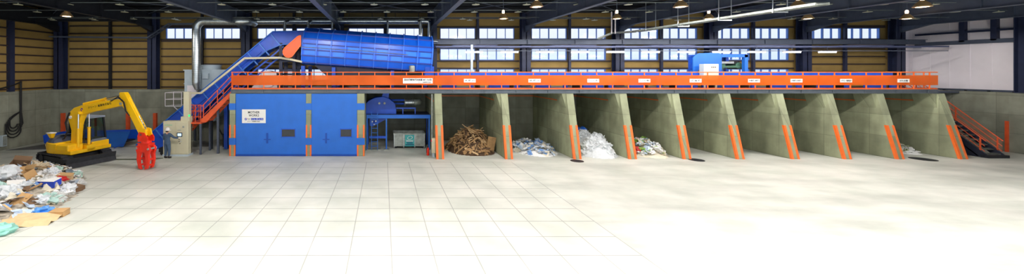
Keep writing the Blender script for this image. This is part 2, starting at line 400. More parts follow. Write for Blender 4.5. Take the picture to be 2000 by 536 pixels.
# ================================================================ PARTITIONS, PILLARS, GATES
FX = [(3.2, .42), (7.08, .42), (10.93, .42), (14.05, .42), (17.12, .42), (20.12, .42), (23.22, .42), (26.15, .42), (29.12, .42), (32.7, .42)]
FL = ['slanted concrete partition between the blue machine bay and the timber heap', 'slanted concrete partition between the timber heap and the flat paper heap',
 'slanted concrete partition between the flat paper heap and the white plastic film heap', 'slanted concrete partition between the plastic film heap and the mixed paper heap',
 'slanted concrete partition just right of the mixed waste paper heap', 'slanted concrete partition directly below the blue magnetic separator',
 'slanted concrete partition second to the right of the magnetic separator, empty bays both sides', 'slanted concrete partition, third from the far stair on the right',
 'slanted concrete partition left of the bay with the small white paper heap', 'last slanted concrete partition, beside the orange-railed floor stair']
YB, YT_, ZF = 21.1, 21.98, 3.65
def yfront(z): return YB+(YT_-YB)*z/ZF
for (x, w), l in zip(FX, FL):
    t = thing('concrete_partition', (x, 24, 0), l, 'partition wall')
    MB().prism([(YB, 0), (YT_, ZF), (YC, ZF), (YC, 0)], x-w/2, x+w/2, 'x').build('wall_slab', M_FIN, t, bevel=.015)
    if x > 4: MB().prism([(x-w/2-.26, ZF), (x-w/2+.05, ZF), (x-w/2+.05, 2.8), (x-w/2, 2.8)], 22.0, 22.9).build('corbel', M_FIN, t)
    for s in (-1, 1):
        xe = x+s*w/2; a, b = sorted((xe+s*.012, xe-s*.11))
        MB().prism([(YB-.012, 0), (yfront(1.85)-.012, 1.85), (yfront(1.85)+.10, 1.85), (YB+.10, 0)], a, b, 'x').build('marking_stripe', M_ORANGE, t)
    for s in (-1, 1):
        MB().box(x+s*(w/2+.004)-.006, x+s*(w/2+.004)+.006, 22.3, YC, 3.15, 3.21).build('guide_line', M_ORANGE, t)
GY = 21.9
PL = [(-8.82, .34, 'banded concrete pillar at the left edge of the wide blue gate'), (-4.37, .31, 'banded concrete pillar between the two blue gates'), (-1.33, .42, 'banded concrete pillar between the blue gate and the machine bay')]
for x, w, l in PL:
    t = thing('concrete_pillar', (x, 22, 0), l, 'pillar')
    MB().box(x-w/2, x+w/2, GY-.02, YC, 0, ZF).build('shaft', M_FIN, t, bevel=.012)
    for z0, z1 in ((2.7, 3.08), (.66, 1.06)):
        MB().box(x-w/2-.02, x+w/2+.02, GY-.05, GY+.08, z0, z1).build('blue_band', M_BLUE, t)
    for s in (-1, 1):
        for z0, z1 in ((0, .66), (1.06, 1.82)):
            a, b = sorted((x+s*(w/2+.01), x+s*(w/2-.075)))
            MB().box(a, b, GY-.035, GY+.08, z0, z1).build('marking_stripe', M_ORANGE, t)
M_WIN = mat('smoked_window', (52, 54, 58), .25, 0, .2)
for x0, x1, wx0, wx1, l in ((-8.62, -4.53, -5.93, -5.17, 'wide flat blue gate carrying the white company sign'), (-4.2, -1.55, -2.5, -1.87, 'narrower flat blue gate right of the middle pillar')):
    t = thing('steel_gate', ((x0+x1)/2, GY, 0), l, 'gate')
    MB().box(x0, x1, GY-.03, GY+.06, .06, 3.64).build('door_leaf', M_BLUE, t, bevel=.01)
    MB().box(x0, x1, GY-.07, GY+.08, .0, .1).build('bottom_rail', mat('gate_rail_blue', (18, 70, 160), .5), t)
    MB().box(wx0, wx1, GY-.045, GY, 1.12, 1.58).build('window', M_WIN, t)
    fr = MB()
    fr.box(wx0-.03, wx1+.03, GY-.05, GY, 1.56, 1.6).box(wx0-.03, wx1+.03, GY-.05, GY, 1.1, 1.14).box(wx0-.03, wx0, GY-.05, GY, 1.1, 1.6).box(wx1, wx1+.03, GY-.05, GY, 1.1, 1.6)
    fr.build('window_frame', M_BLUED, t)
    xm = (wx0-.85); MB().box(xm-.05, xm+.05, GY-.055, GY-.02, .75, 1.35).box(xm-.2, xm+.2, GY-.05, GY-.02, .95, 1.0).build('latch', mat('latch_blue', (20, 76, 170), .5), t)
# company sign
t = thing('company_sign', (-7.55, GY-.03, 1.95), 'white company sign reading MOTHER WORKS on the wide blue gate', 'sign')
sx0, sx1, sz0, sz1 = -8.25, -6.87, 1.93, 2.73; ys = GY-.045
MB().box(sx0, sx1, ys, GY-.03, sz0, sz1).build('board', M_SIGN, t)
text_mb('MOTHER', -7.9, -7.22, 2.56, ys-.003, .14).build('lettering', M_INK, t)
text_mb('WORKS', -7.86, -7.26, 2.38, ys-.003, .14).build('lettering', M_INK, t)
M_LB = mat('logo_blue', (34, 70, 190), .6, 0, 0)
for i, ch in enumerate('CLEAN'):
    a = -7.72+i*.145; MB().box(a, a+.135, ys-.004, ys, 2.1, 2.23).build('logo_tile', M_LB, t)
    text_mb(ch, a+.035, a+.1, 2.165, ys-.007, .09).build('lettering', M_SIGN, t)
lg = MB()
for i in range(20):
    a0, a1 = math.radians(40+i*15), math.radians(55+i*15); cx, cz = -8.03, 2.165
    lg.add([(cx+.07*math.cos(a0), ys-.004, cz+.07*math.sin(a0)), (cx+.07*math.cos(a1), ys-.004, cz+.07*math.sin(a1)), (cx+.035*math.cos(a1), ys-.004, cz+.035*math.sin(a1)), (cx+.035*math.cos(a0), ys-.004, cz+.035*math.sin(a0))], [(0,1,2,3)])
lg.box(-8.03, -7.96, ys-.005, ys-.002, 2.14, 2.17).build('logo_ring', M_LB, t)
MB().add([(-7.99, ys-.005, 2.19), (-7.95, ys-.005, 2.19), (-7.95, ys-.005, 2.24)], [(0,1,2)]).build('logo_accent', M_RED, t)
text_mb('MOTHER', -7.92, -7.77, 2.19, ys-.003, .035).build('lettering', M_INK, t)
text_mb('WORKS', -7.92, -7.78, 2.14, ys-.003, .035).build('lettering', M_INK, t)
text_mb('クリーン産業株式会社', -7.93, -7.2, 2.03, ys-.003, .075).build('lettering', M_INK, t)

# ================================================================ RAISED DECK
t = thing('raised_deck', (12, 24.4, 3.66), 'long grey steel walkway deck carried on the concrete partitions', 'walkway')
DX0, DX1 = -8.95, 32.6
MB().box(DX0, DX1, 22.1, YC+.0, 3.8, 3.88).build('deck_plate', M_SLATE, t)
g = MB().box(DX0, DX1, 21.96, 22.14, 3.66, 3.69).box(DX0, DX1, 21.96, 22.14, 3.86, 3.89).box(DX0, DX1, 22.04, 22.06, 3.69, 3.86)
x = DX0
while x < DX1: g.box(x, x+.03, 21.98, 22.05, 3.68, 3.87); x += 1.86
g.build('front_girder', mat('grey_girder', (96, 104, 112), .55, .1, .12), t)
MB().box(DX0, DX1, 22.1, 22.13, 3.88, 3.98).build('toe_board', M_RUST, t)
for x in (0.9, 5.1, 9, 12.5, 15.6, 18.6, 21.7, 24.7, 27.6, 30.9): MB().box(x-.1, x+.1, 22.15, 26.8, 3.67, 3.8).build('cross_beam', M_DARK, t)
# railing
r = thing('orange_guardrail', (12, 22.08, 3.88), 'long orange guardrail with orange sheeting along the raised deck', 'railing')
RY = 22.06
posts = []
x = DX0+.04
while x < DX1+.01: posts.append(x); x += .933
for x in posts: MB().box(x-.022, x+.022, RY-.022, RY+.022, 3.88, 4.9).build('post', M_ORANGE, r)
MB().tube([(DX0, RY, 4.9), (DX1, RY, 4.9)], .026, 8).build('top_rail', M_ORANGE, r)
MB().tube([(DX0, RY, 4.45), (DX1, RY, 4.45)], .018, 8).build('mid_rail', M_ORANGE, r)
MB().box(DX0, DX1, RY-.02, RY+.02, 3.9, 3.95).build('bottom_rail', M_ORANGE, r)
xs = [DX0, 3.0, 12.1, 18.7, 25.5, DX1]
for a, b in zip(xs, xs[1:]): MB().box(a+.005, b-.005, RY-.035, RY-.028, 4.14, 4.72).build('sheet', M_SHEET, r)
for y in (22.6, 23.6, 24.6): MB().box(DX1-.04, DX1, y-.02, y+.02, 3.88, 4.9).build('post', M_ORANGE, r)
MB().tube([(DX1-.02, RY, 4.9), (DX1-.02, 24.6, 4.9)], .026, 8).build('top_rail', M_ORANGE, r)
MB().tube([(DX1-.02, RY, 4.4), (DX1-.02, 24.6, 4.4)], .018, 8).build('mid_rail', M_ORANGE, r)
# placards on the sheeting
def placard(px0, px1, s, label, w2=None, z0=4.3, z1=4.51):
    x0, x1 = (px0-749)/F*22.02, (px1-749)/F*22.02; y = RY-.05
    t = thing('placard', ((x0+x1)/2, y, z0), label, 'sign', 'material signs on the orange guardrail')
    MB().box(x0, x1, y, RY-.036, z0, z1).build('board', M_SIGN, t)
    n = len(s); w = (x1-x0)*(w2 or .86); cx = (x0+x1)/2
    text_mb(s, cx-w/2, cx+w/2, (z0+z1)/2, y-.004, .105).build('lettering', M_INK, t)
placard(906, 929, '木 屑 (1)', 'small white sign for wood waste above the timber heap')
placard(1032, 1056, '紙 屑 (1)', 'small white sign for paper waste above the flat paper heap')
placard(1147, 1170, '廃プラスチック類(1)', 'small white plastics sign above the white plastic film heap')
placard(1247, 1270, '廃プラスチック類(2)', 'small white plastics sign above the mixed paper heap')
placard(1347, 1370, '繊 維 屑', 'small white three-character sign just left of the magnetic separator', .7)
placard(1461, 1484, '金属屑 (鉄屑)', 'small white sign just right of the magnetic separator')
placard(1544, 1567, '金属屑(非鉄屑)', 'small white sign, second to the right of the magnetic separator')
placard(1641, 1664, 'ガラス・陶磁器屑', 'small pale sign with thin lettering, second from the deck end')
placard(1753, 1776, 'がれき類', 'last small white sign near the right end of the deck', .7)
x0, x1 = (787-749)/F*22.02, (845-749)/F*22.02; y = RY-.05
t = thing('machine_sign', ((x0+x1)/2, y, 4.25), 'widest white sign with two text lines on the guardrail below the trommel', 'sign')
MB().box(x0, x1, y, RY-.036, 4.24, 4.55).build('board', M_SIGN, t)
text_mb('混合廃棄物選別装置 MT-750型', x0+.06, x1-.06, 4.455, y-.004, .12).build('lettering', M_INK, t)
text_mb('クリーン産業株式会社', x0+.88, x1-.08, 4.31, y-.004, .07).build('lettering', M_INK, t)

# ================================================================ EQUIPMENT ON THE DECK
# long belt conveyor behind the guardrail
t = thing('belt_conveyor', (15, 23.6, 3.88), 'long low blue belt conveyor running behind the orange guardrail', 'conveyor')
CX0, CX1 = 3.3, 31.4
MB().box(CX0, CX1, 23.1, 23.16, 4.38, 4.86).box(CX0, CX1, 24.1, 24.16, 4.38, 4.86).build('side_plate', M_BLUED, t)
MB().box(CX0, CX1, 23.16, 24.1, 4.62, 4.68).build('belt', M_BLACK, t)
x = CX0+.3; i = 0
while x < CX1:
    w = (.9, .25, 1.25, .3)[i % 4]
    MB().box(x, x+w, 23.08, 23.2, 3.9, 4.4).build('skirt_panel', M_BLUED, t); x += w+(.8, .95, .35, 1.0)[i % 4]; i += 1
for i in range(14):
    xx = CX0+.5+i*2.08
    MB().box(xx, xx+.1, 23.2, 24.1, 3.88, 4.4).build('leg_frame', M_DARK, t)
# trommel housing
ti = math.radians(-4.1); TC = P(595, 52.6, 23.3)
TM = Matrix.Translation((TC.x, 23.3, TC.z)) @ Matrix.Rotation(-ti, 4, 'Y')
t = thing('trommel_screen', (-1, 24.5, 3.88), 'huge tilted blue ribbed drum screen housing above the deck', 'drum screen')
L = 8.05
sec = [(0.55, .0), (-.0, -.3), (-.3, -.68), (-.38, -.8), (-.38, -1.75), (-.2, -2.22), (.4, -2.35), (2.2, -2.35), (2.75, -1.7), (2.75, -.6), (2.3, 0)]   # (y, z) from front top
M_TROM = mat('trommel_blue', (26, 104, 232), .25, 0, .1, 1.2)
MB().prism(sec, 0, L, 'x', TM).build('housing', M_TROM, t)
n = len(sec)
# lengthwise flanges and crosswise ribs
fl = MB()
for q, (y, z) in enumerate(((-.0, -.3), (-.36, -.75), (-.38, -1.05), (-.38, -1.42), (-.38, -1.78), (-.2, -2.2))):
    fl.box(0, L, y-.06, y+.03, z-.035, z+.035, TM)
fl.build('flange', mat('flange_blue', (16, 48, 150), .4, 0, .05), t)
for i in range(10):
    xx = .02+i*(L-.08)/9
    rb = MB(); o_ = [(y-(.07 if y < 1 else -.05), z+(.06 if z > -.5 else 0)) for y, z in sec]
    rb.prism(o_, xx-.03, xx+.03, 'x', TM).build('rib', mat('rib_blue', (56, 124, 240), .35, 0, .03), t)
pn = MB()
for i in range(9):
    for j, (z0, z1) in enumerate(((-1.0, -.78), (-1.38, -1.1), (-1.74, -1.46))):
        if (i*3+j) % 4 == 3: continue
        xx = .12+i*(L-.08)/9; y0 = -.385 if z0 < -1 else -.36
        pn.box(xx+.05, xx+.72, y0-.012, y0+.02, z0+.02, z1, TM)
pn.build('inspection_panel', mat('panel_blue', (40, 128, 246), .35, 0, .05), t)
MB().tube([TM @ Vector((-.1, -.44, -1.28)), TM @ Vector((4, -.46, -1.26)), TM @ Vector((6.5, -.46, -1.3))], .02, 6).build('pipe', M_GALV, t)
# lower hopper and legs
p0, p1 = P(617, 127, 24.2), P(842, 140, 24.2)
MB().prism([(p0.x, p0.z), (p1.x, p1.z), (p1.x-.3, 3.95), (-.2, 3.95), (p0.x+1.2, 4.3)], 23.5, 25.4).build('lower_hopper', M_NAVY, t)
for xx, dz in ((-5.0, 5.3), (-3.1, 5.2), (.55, 5.0), (2.6, 4.9)):
    for yy in (23.35, 25.6): MB().box(xx-.11, xx+.11, yy-.11, yy+.11, 3.88, dz).build('leg', M_BLUED, t)
q0 = P(872 if False else 838, 128, 23.4)
MB().box(2.55, 3.1, 23.0, 25.2, 4.25, 5.25).build('discharge_box', M_BLUED, t)
mt = MB().lathe([(.0, 0), (.16, 0), (.18, .05), (.18, .38), (.1, .42), (0, .42)], (1.75, 23.0, 4.9), 14)
mt.build('drive_motor', M_GALVM, t, smooth=True)
MB().box(1.5, 2.1, 22.8, 23.3, 4.78, 4.9).build('motor_bracket', M_DARK, t)
# orange guard of the feed drive (stadium shaped box)
a, b = P(566, 102, 23.0), P(590, 81, 23.0)
t = thing('belt_guard', (a.x, 22.9, a.z), 'tilted orange drive-belt guard at the left end of the drum screen', 'guard')
d = (b-a).normalized(); nrm = Vector((-d.z, 0, d.x)); R_ = .34; poly = []
for i in range(9): an = math.pi/2+math.pi*i/8; v = a+(d*math.cos(an)+nrm*math.sin(an))*R_; poly.append((v.x, v.z))
for i in range(9): an = -math.pi/2+math.pi*i/8; v = b+(d*math.cos(an)+nrm*math.sin(an))*R_; poly.append((v.x, v.z))
poly = [(min(p[0], -5.02), p[1]) for p in poly]
MB().prism(poly, 22.72, 22.84).build('cover', mat('guard_orange', (240, 96, 30), .35, 0, .05), t)
rim = MB()
for i in range(len(poly)): p, q = poly[i], poly[(i+1) % len(poly)]; rim.bar((p[0], 22.71, p[1]), (q[0], 22.71, q[1]), .05, .05)
m_ = (a+b)/2; rim.build('rim', M_ORANGE, t)
MB().tube([(a.x, 22.84, a.z), (a.x, 23.2, a.z)], .08, 10).build('shaft', M_GALV, t)
# inclined apron conveyor
DC = 23.9
t = thing('apron_conveyor', P(300, 290, DC), 'long steep blue apron conveyor climbing from the floor to the drum screen', 'conveyor')
def W(px, py, y=DC): v = P(px, py, DC); return (v.x, v.z)
top = [W(268, 283), W(294, 262), W(534, 62), W(596, 61)]
bot = [W(596, 84), W(548, 88), W(520, 100), W(480, 133), W(318, 294), W(276, 294)]
MB().prism(top+bot, DC-.06, DC).build('side_plate', M_BLUED, t)
MB().prism(top+bot, DC+1.14, DC+1.2).build('side_plate', M_BLUED, t)
inner = [W(296, 269), W(535, 70), W(594, 69), W(594, 74), W(538, 76), W(299, 275)]
MB().prism(inner, DC, DC+1.14).build('apron_belt', M_DARK, t)
tf = MB()
for p, q in zip(top, top[1:]): tf.bar((p[0], DC-.08, p[1]), (q[0], DC-.08, q[1]), .14, .06)
tf.build('top_flange', M_BLUE, t)
bf = MB()
for p, q in zip(bot[:-1], bot[1:-1]): bf.bar((p[0], DC-.08, p[1]), (q[0], DC-.08, q[1]), .14, .06)
bf.build('bottom_flange', M_BLUE, t)
e0, e1 = Vector((top[1][0], 0, top[1][1])), Vector((top[2][0], 0, top[2][1])); dd = (e1-e0).normalized(); nn = Vector((dd.z, 0, -dd.x))
LL = (e1-e0).length
i = 0
s_ = .5
while s_ < LL-.2:
    p = e0+dd*s_; q = p+nn*1.02
    MB().bar((p.x, DC-.1, p.z), (q.x, DC-.1, q.z), .06, .08).build('stiffener', mat('pale_stiffener_blue', (70, 130, 220), .4), t); s_ += .95
lr = MB()
for off in (.5,):
    p = e0+nn*off+dd*.3; q = e1+nn*off-dd*1.4; lr.bar((p.x, DC-.08, p.z), (q.x, DC-.08, q.z), .08, .07)
for off in (1.15, 1.5):
    p = e0+nn*off+dd*4.2; q = e1+nn*off-dd*.1; lr.bar((p.x, DC-.05, p.z), (q.x, DC-.05, q.z), .08, .09)
k_ = 0
s_ = 4.3
while s_ < LL-.5:
    p = e0+nn*1.12+dd*s_; q = e0+nn*1.52+dd*(s_+.35); lr.bar((p.x, DC-.05, p.z), (q.x, DC-.05, q.z), .06, .06); s_ += .6
lr.build('truss_frame', M_BLUED, t)
for px in (549, 575):
    for yy in (DC, DC+1.2): v = P(px, 84, DC); MB().box(v.x-.1, v.x+.1, yy-.1, yy+.1, 3.88, v.z).build('leg', M_NAVY, t)
v = P(442, 200, DC); MB().box(v.x-.11, v.x+.11, DC-.1, DC+.1, 0, 3.3).build('leg', M_BLUED, t)
v = P(412, 240, DC); MB().box(v.x-.08, v.x+.08, DC-.1, DC+.1, 0, 2.5).build('leg', M_SLATE, t)
for px, zt in ((549, 5.0), (575, 5.6)):
    v = P(px, 0, DC); MB().bar((P(549,0,DC).x, DC-.05, zt), (P(575,0,DC).x, DC-.05, zt), .1, .12).build('cross_beam', M_NAVY, t)
for zz in (4.7, 5.6, 6.3):
    MB().box(P(528, 0, 24).x, P(596, 0, 24).x, 24.3, 24.4, zz, zz+.12).build('cross_beam', M_NAVY, t)
# platform frame between conveyor head and trommel
# pale cable tray following the conveyor
pts = [P(364, 182, 23.3), P(393, 182, 23.3), P(478, 114, 23.3), P(548, 113, 23.3), P(566, 116, 23.0), P(590, 121, 23.0)]
tr = MB()
for p, q in zip(pts, pts[1:]): tr.bar(p, q, .12, .12)
tag(tr.build('cable_duct', M_BEIGE), 'thin cream cable duct rising alongside the blue apron conveyor', 'cable duct')
# white blower behind the rail, left part of the deck
t = thing('blower', (-6.7, 24.6, 3.88), 'white rounded blower casing behind the left guardrail', 'blower')
c0 = P(525, 160, 24.3)
MB().tube([(c0.x, 24.0, 4.45), (c0.x, 24.7, 4.45)], .55, 24).build('casing', M_WHITE, t, smooth=True)
MB().tube([(c0.x, 23.93, 4.45), (c0.x, 24.0, 4.45)], .25, 18).build('inlet_ring', M_GALV, t, smooth=True)
MB().prism([(c0.x-1.05, 3.88), (c0.x+.6, 3.88), (c0.x+.55, 4.9), (c0.x-.2, 4.9)], 24.1, 24.6).build('outlet', M_WHITE, t)
# magnetic separator
t = thing('magnetic_separator', P(1408, 170, 23.9), 'blue arch-framed magnetic separator standing over the conveyor', 'magnetic separator')
D = 23.4
def Q(px, py): v = P(px, py, D); return (v.x, v.z)
arch = [Q(1354,170), Q(1354,113), Q(1358,108), Q(1368,104), Q(1400,103), Q(1410,108), Q(1410,170), Q(1404,170), Q(1404,148), Q(1372,136), Q(1363,136), Q(1363,170)]
arch = [Q(1354,137), Q(1354,113), Q(1358,108), Q(1366,104), Q(1402,103), Q(1410,106), Q(1410,137)]
MB().prism(arch, D, D+.08).build('front_plate', M_BLUE, t, bevel=.01)
a, b = Q(1354, 137), Q(1410, 137)
MB().box(a[0], a[0]+.3, D, D+.25, 3.9, a[1]).build('leg', M_BLUE, t)
MB().box(b[0]-.3, b[0]-.02, D, D+.25, 3.9, a[1]).build('leg', M_BLUE, t)
c = Q(1461, 107); e = Q(1410, 107)
MB().box(e[0], c[0], D, D+.12, c[1]-.16, c[1]).build('top_beam', M_BLUE, t)
MB().box(e[0]+.5, c[0], D+1.4, D+1.5, c[1]-.3, c[1]).box(a[0]+.9, c[0], D+.1, D+1.5, c[1]-.04, c[1]+.04).build('rear_beam', M_BLUED, t)
MB().box(c[0]-.2, c[0], D, D+.2, 3.9, c[1]).build('leg', M_BLUE, t)
MB().box(c[0]-.2, c[0], D+1.3, D+1.5, 3.9, c[1]).build('leg', M_BLUED, t)
MB().box(a[0]+.9, a[0]+1.1, D+1.3, D+1.5, 3.9, c[1]-.05).build('leg', M_BLUED, t)
g0 = Q(1418, 128)
M_GRN = mat('machine_green', (70, 110, 84), .5, .1, .15)
MB().tube([(g0[0], D+.3, g0[1]), (g0[0], D+1.0, g0[1])], .24, 18).build('pulley', M_GRN, t, smooth=True)
g1 = Q(1452, 128)
MB().tube([(g1[0], D+.3, g1[1]), (g1[0], D+1.0, g1[1])], .2, 18).build('pulley', M_GRN, t, smooth=True)
MB().box(g0[0]-.05, g1[0]+.1, D+.35, D+.95, g0[1]+.1, g0[1]+.28).box(g0[0]-.05, g1[0], D+.35, D+.95, g0[1]-.24, g0[1]-.19).build('magnet_belt', M_BLACK, t)
MB().box(g0[0]-.1, Q(1468, 128)[0], D+.25, D+.35, g0[1]-.14, g0[1]-.02).build('side_beam', M_GRN, t)
MB().box(g0[0]-.2, g1[0]-.1, D+.2, D+1.1, g0[1]-.52, g0[1]-.38).build('magnet_block', M_GALVM, t)
MB().box(g0[0]-.2, g1[0]-.4, D+.2, D+.9, c[1]-.55, c[1]-.42).build('chain_hoist', M_GALV, t)
# white control box beside it
t = thing('control_box', P(1390, 170, 22.7), 'white electrical cabinet on legs left of the magnetic separator opening', 'electrical cabinet')
D = 22.7
a, b = Q(1375, 157), Q(1404, 125)
MB().box(a[0], b[0], D, D+.35, a[1], b[1]).build('body', M_GREY, t, bevel=.015)
MB().box(a[0]+.03, b[0]-.03, D-.02, D, a[1]+.03, b[1]-.03).build('door', mat('cream_door', (206, 204, 196), .5, 0, .03), t)
for s in (.5, .62, .74): MB().tube([(a[0]+.9*s, D-.04, b[1]-.2), (a[0]+.9*s, D-.02, b[1]-.2)], .03, 10).build('button', M_INK, t)
for xx in (a[0]+.08, b[0]-.12): MB().box(xx, xx+.06, D+.05, D+.12, 3.88, a[1]).build('leg', M_BEIGE, t)

# ================================================================ DUCTS AND DUST COLLECTOR
t = thing('dust_collector', (-12.2, 25.9, 0), 'pale grey dust collector cabinet on legs behind the apron conveyor', 'dust collector')
a, b = P(360, 137, 25.3), P(441, 137, 25.3)
MB().box(a.x, b.x, 25.3, 26.7, 2.6, a.z).build('cabinet', M_GREY, t, bevel=.02)
MB().box(a.x-.05, b.x+.05, 25.25, 26.75, a.z-.04, a.z+.03).box(a.x-.03, b.x+.03, 25.27, 26.7, a.z-.95, a.z-.9).build('lid_rim', M_GREY, t)
c = P(412, 135, 26.0)
MB().lathe([(0, 0), (.68, 0), (.68, .26), (.72, .28), (.72, .33), (0, .33)], (c.x, 26.0, a.z+.02), 24).build('fan_housing', M_GREY, t, smooth=True)
MB().add([(a.x,25.3,2.6),(b.x,25.3,2.6),(b.x,26.7,2.6),(a.x,26.7,2.6),(a.x+1,25.8,1.5),(b.x-1,25.8,1.5),(b.x-1,26.2,1.5),(a.x+1,26.2,1.5)], [(0,1,5,4),(1,2,6,5),(2,3,7,6),(3,0,4,7),(4,5,6,7)]).build('dust_hopper', M_GREY, t)
for xx in (a.x+.06, b.x-.06):
    for yy in (25.36, 26.64): MB().box(xx-.06, xx+.06, yy-.06, yy+.06, 0, 2.62).build('leg', M_SLATE, t)
MB().box(a.x+.2, a.x+.9, 25.27, 25.3, 3.1, 4.0).build('access_door', M_WHITE, t)
MB().box(b.x-1.5, b.x-1.1, 25.1, 25.3, 4.45, 4.8).build('junction_box', M_GREY, t)
def elbow(c, r, a0, a1, plane, n=8):   # arc in plane 'xz'
    return [Vector((c[0]+r*math.cos(a0+(a1-a0)*i/n), c[1], c[2]+r*math.sin(a0+(a1-a0)*i/n))) for i in range(n+1)]
t = thing('spiral_duct', (-12.2, 24.9, 4.0), 'large silver spiral duct rising from the dust collector and bending along the roof', 'duct')
DD = 24.9; v = P(383.5, 170, DD); zt = P(0, 41, DD).z; R0 = .27
e = elbow((v.x+.55, DD, zt-.55), .55, math.pi, math.pi/2, 'xz')
hx = P(462, 0, DD).x
def rings(pts, r, step=.12):
    mb = MB()
    for p, q in zip(pts, pts[1:]):
        p, q = Vector(p), Vector(q); L_ = (q-p).length; k = max(1, int(L_/step)); d = (q-p).normalized()
        for i in range(k):
            c = p+d*(L_*(i+.5)/k); mb.tube([c-d*.008, c+d*.008], r+.008, 20)
    return mb
MB().tube([(v.x, DD, 4.15), (v.x, DD, zt-.55)], R0, 20, cap=False).build('riser', M_GALV, t, smooth=True)
MB().tube(e, R0, 20, cap=False).build('elbow', M_GALV, t, smooth=True)
MB().tube([(v.x+.55, DD, zt), (hx, DD, zt)], R0, 20, cap=False).build('horizontal_run', M_GALV, t, smooth=True)
rings([(v.x, DD, 4.15), (v.x, DD, zt-.55)], R0, .14).build('seam', M_GALVM, t)
rings([(v.x+.55, DD, zt), (hx, DD, zt)], R0, .3).build('seam', M_GALVM, t)
MB().tube([(v.x, DD, 4.15), (v.x+.08, DD, 3.75)], [R0+.01, .17], 20).build('reducer', M_GALV, t, smooth=True)
MB().tube([(v.x+.08, DD, 3.75), (v.x+.3, DD+.25, 3.62), (v.x+.6, DD+.5, 3.6)], .16, 16).build('inlet', M_GALV, t, smooth=True)
hx2 = P(482, 0, DD+.2).x
MB().tube([(hx, DD, zt), (hx+.35, DD, zt), (hx+.62, DD+.12, zt), (hx+.8, DD+.5, zt), (hx+.85, DD+1.0, zt)], [.28, .28, .28, .27, .26], 20).build('rear_elbow', M_GALV, t, smooth=True)
DE = 25.9; zd = P(0, 41.5, DE).z; xe = P(836, 0, DE).x
MB().tube([(hx+.6, DE, zd), (xe, DE, zd)], .2, 18).build('long_run', M_GALV, t, smooth=True)
rings([(hx+.6, DE, zd), (xe, DE, zd)], .2, .9).build('seam', M_GALVM, t)
for px, r_, yb in ((564, .1, 63), (608, .1, 56), (653, .07, 60), (757, .06, 66), (818, .11, 68)):
    q = P(px, 0, DE); zb = P(px, yb, 24.8).z
    MB().tube([(q.x, DE, zd), (q.x, 24.8, zd-.25), (q.x, 24.8, zb)], r_, 12).build('branch_pipe', M_GALV, t, smooth=True)
q = P(838, 0, DE).x
MB().tube([(xe-.2, DE, zd), (q-.1, DE, zd), (q, DE, zd-.1), (q, DE, 7.2), (q+.1, DE, 7.05), (q+.6, DE, 7.0)], .1, 12).build('drop_pipe', M_GALV, t, smooth=True)
hang = MB()
for i in range(8): hang.box(-8.8+i*1.6, -8.76+i*1.6, DE-.02, DE+.02, zd+.18, 9.16)
hang.build('hanger_rods', M_DARK, t)
# cable ladders
def ladder(pts, w, name, label, m_=None):
    mb = MB(); mr = m_ or M_GALVM
    for p, q in zip(pts, pts[1:]):
        p, q = Vector(p), Vector(q); d = (q-p).normalized(); s = d.cross(Vector((0,0,1))).normalized()*w/2
        mb.bar(p+s, q+s, .03, .09); mb.bar(p-s, q-s, .03, .09)
        L_ = (q-p).length; k = int(L_/.35)
        for i in range(k+1): c = p+d*(L_*i/max(1, k)); mb.bar(c-s, c+s, .05, .03)
    return tag(mb.build(name, mr), label, 'cable tray')
xr = 16.4
ladder([P(1168, 76, 26.2), P(1195, 65, 25.7), (xr, 24.5, 7.55), (xr, 14.0, 7.5)], .5, 'cable_ladder', 'silver cable ladder running overhead toward the viewer right of centre', M_GALVM)
ladder([P(100, 72, 26.6), P(291, 74, 26.6), P(332, 47, 26.5), P(478, 46, 26.5)], .35, 'cable_ladder', 'thin dark cable ladder along the left back wall stepping up to the duct', M_SLATE)
for yy, wd in ((15.5, 'nearest the viewer'), (18, 'second nearest the viewer'), (20.5, 'third from the viewer'), (23, 'farthest back')):
    t = thing('ladder_hanger', (xr, yy, 7.44), 'thin silver hanger frame carrying the overhead cable ladder, '+wd, 'hanger', 'hangers of the cable ladder')
    for q in (-.3, .3): MB().tube([(xr+q, yy, 7.46), (xr+q, yy, 9.2)], .018, 6).build('rod', M_GALV, t)
    MB().box(xr-.32, xr+.32, yy-.02, yy+.02, 7.40, 7.44).build('cross_bar', M_GALV, t)

# ================================================================ STAIRS
def stair(name, label, origin, width, run, rise, nst, fr, mstr, mrail, mtread, both=True, rail_h=.95, close=False):
    """flight rising along local +x; fr maps local (x, y, z) to the hall"""
    t = thing(name, origin, label, 'stair')
    X = lambda p: fr @ Vector(p)
    for y in (0, width):
        mb = MB(); mb.add([X(p) for p in ((0,y-.03,0),(.28,y-.03,0),(run,y-.03,rise-.22),(run,y-.03,rise+.05),(0,y-.03,.2),(0,y+.03,0),(.28,y+.03,0),(run,y+.03,rise-.22),(run,y+.03,rise+.05),(0,y+.03,.2))],
            [(0,1,2,3,4),(9,8,7,6,5),(0,5,6,1),(1,6,7,2),(2,7,8,3),(3,8,9,4),(4,9,5,0)]); mb.build('stringer', mstr, t)
    for i in range(nst):
        x = run*(i+.3)/nst; z = rise*(i+1)/nst-.02
        mb = MB(); mb.box(x, x+run/nst+.02, .03, width-.03, z-.03, z, fr); mb.box(x, x+.02, .03, width-.03, z-.06, z, fr); mb.build('tread', mtread, t)
    for y in ((0, width) if both else (0,)):
        for q in (.06, .5, .98):
            MB().bar(X((run*q, y, rise*q)), X((run*q, y, rise*q+rail_h)), .045, .045).build('rail_post', mrail, t)
        MB().tube([X((0.02, y, rail_h)), X((run, y, rise+rail_h))], .024, 8).build('handrail', mrail, t)
        for h in (.35, .65): MB().tube([X((0.05, y, h)), X((run, y, rise+h))], .016, 8).build('mid_rail', mrail, t)
    return t
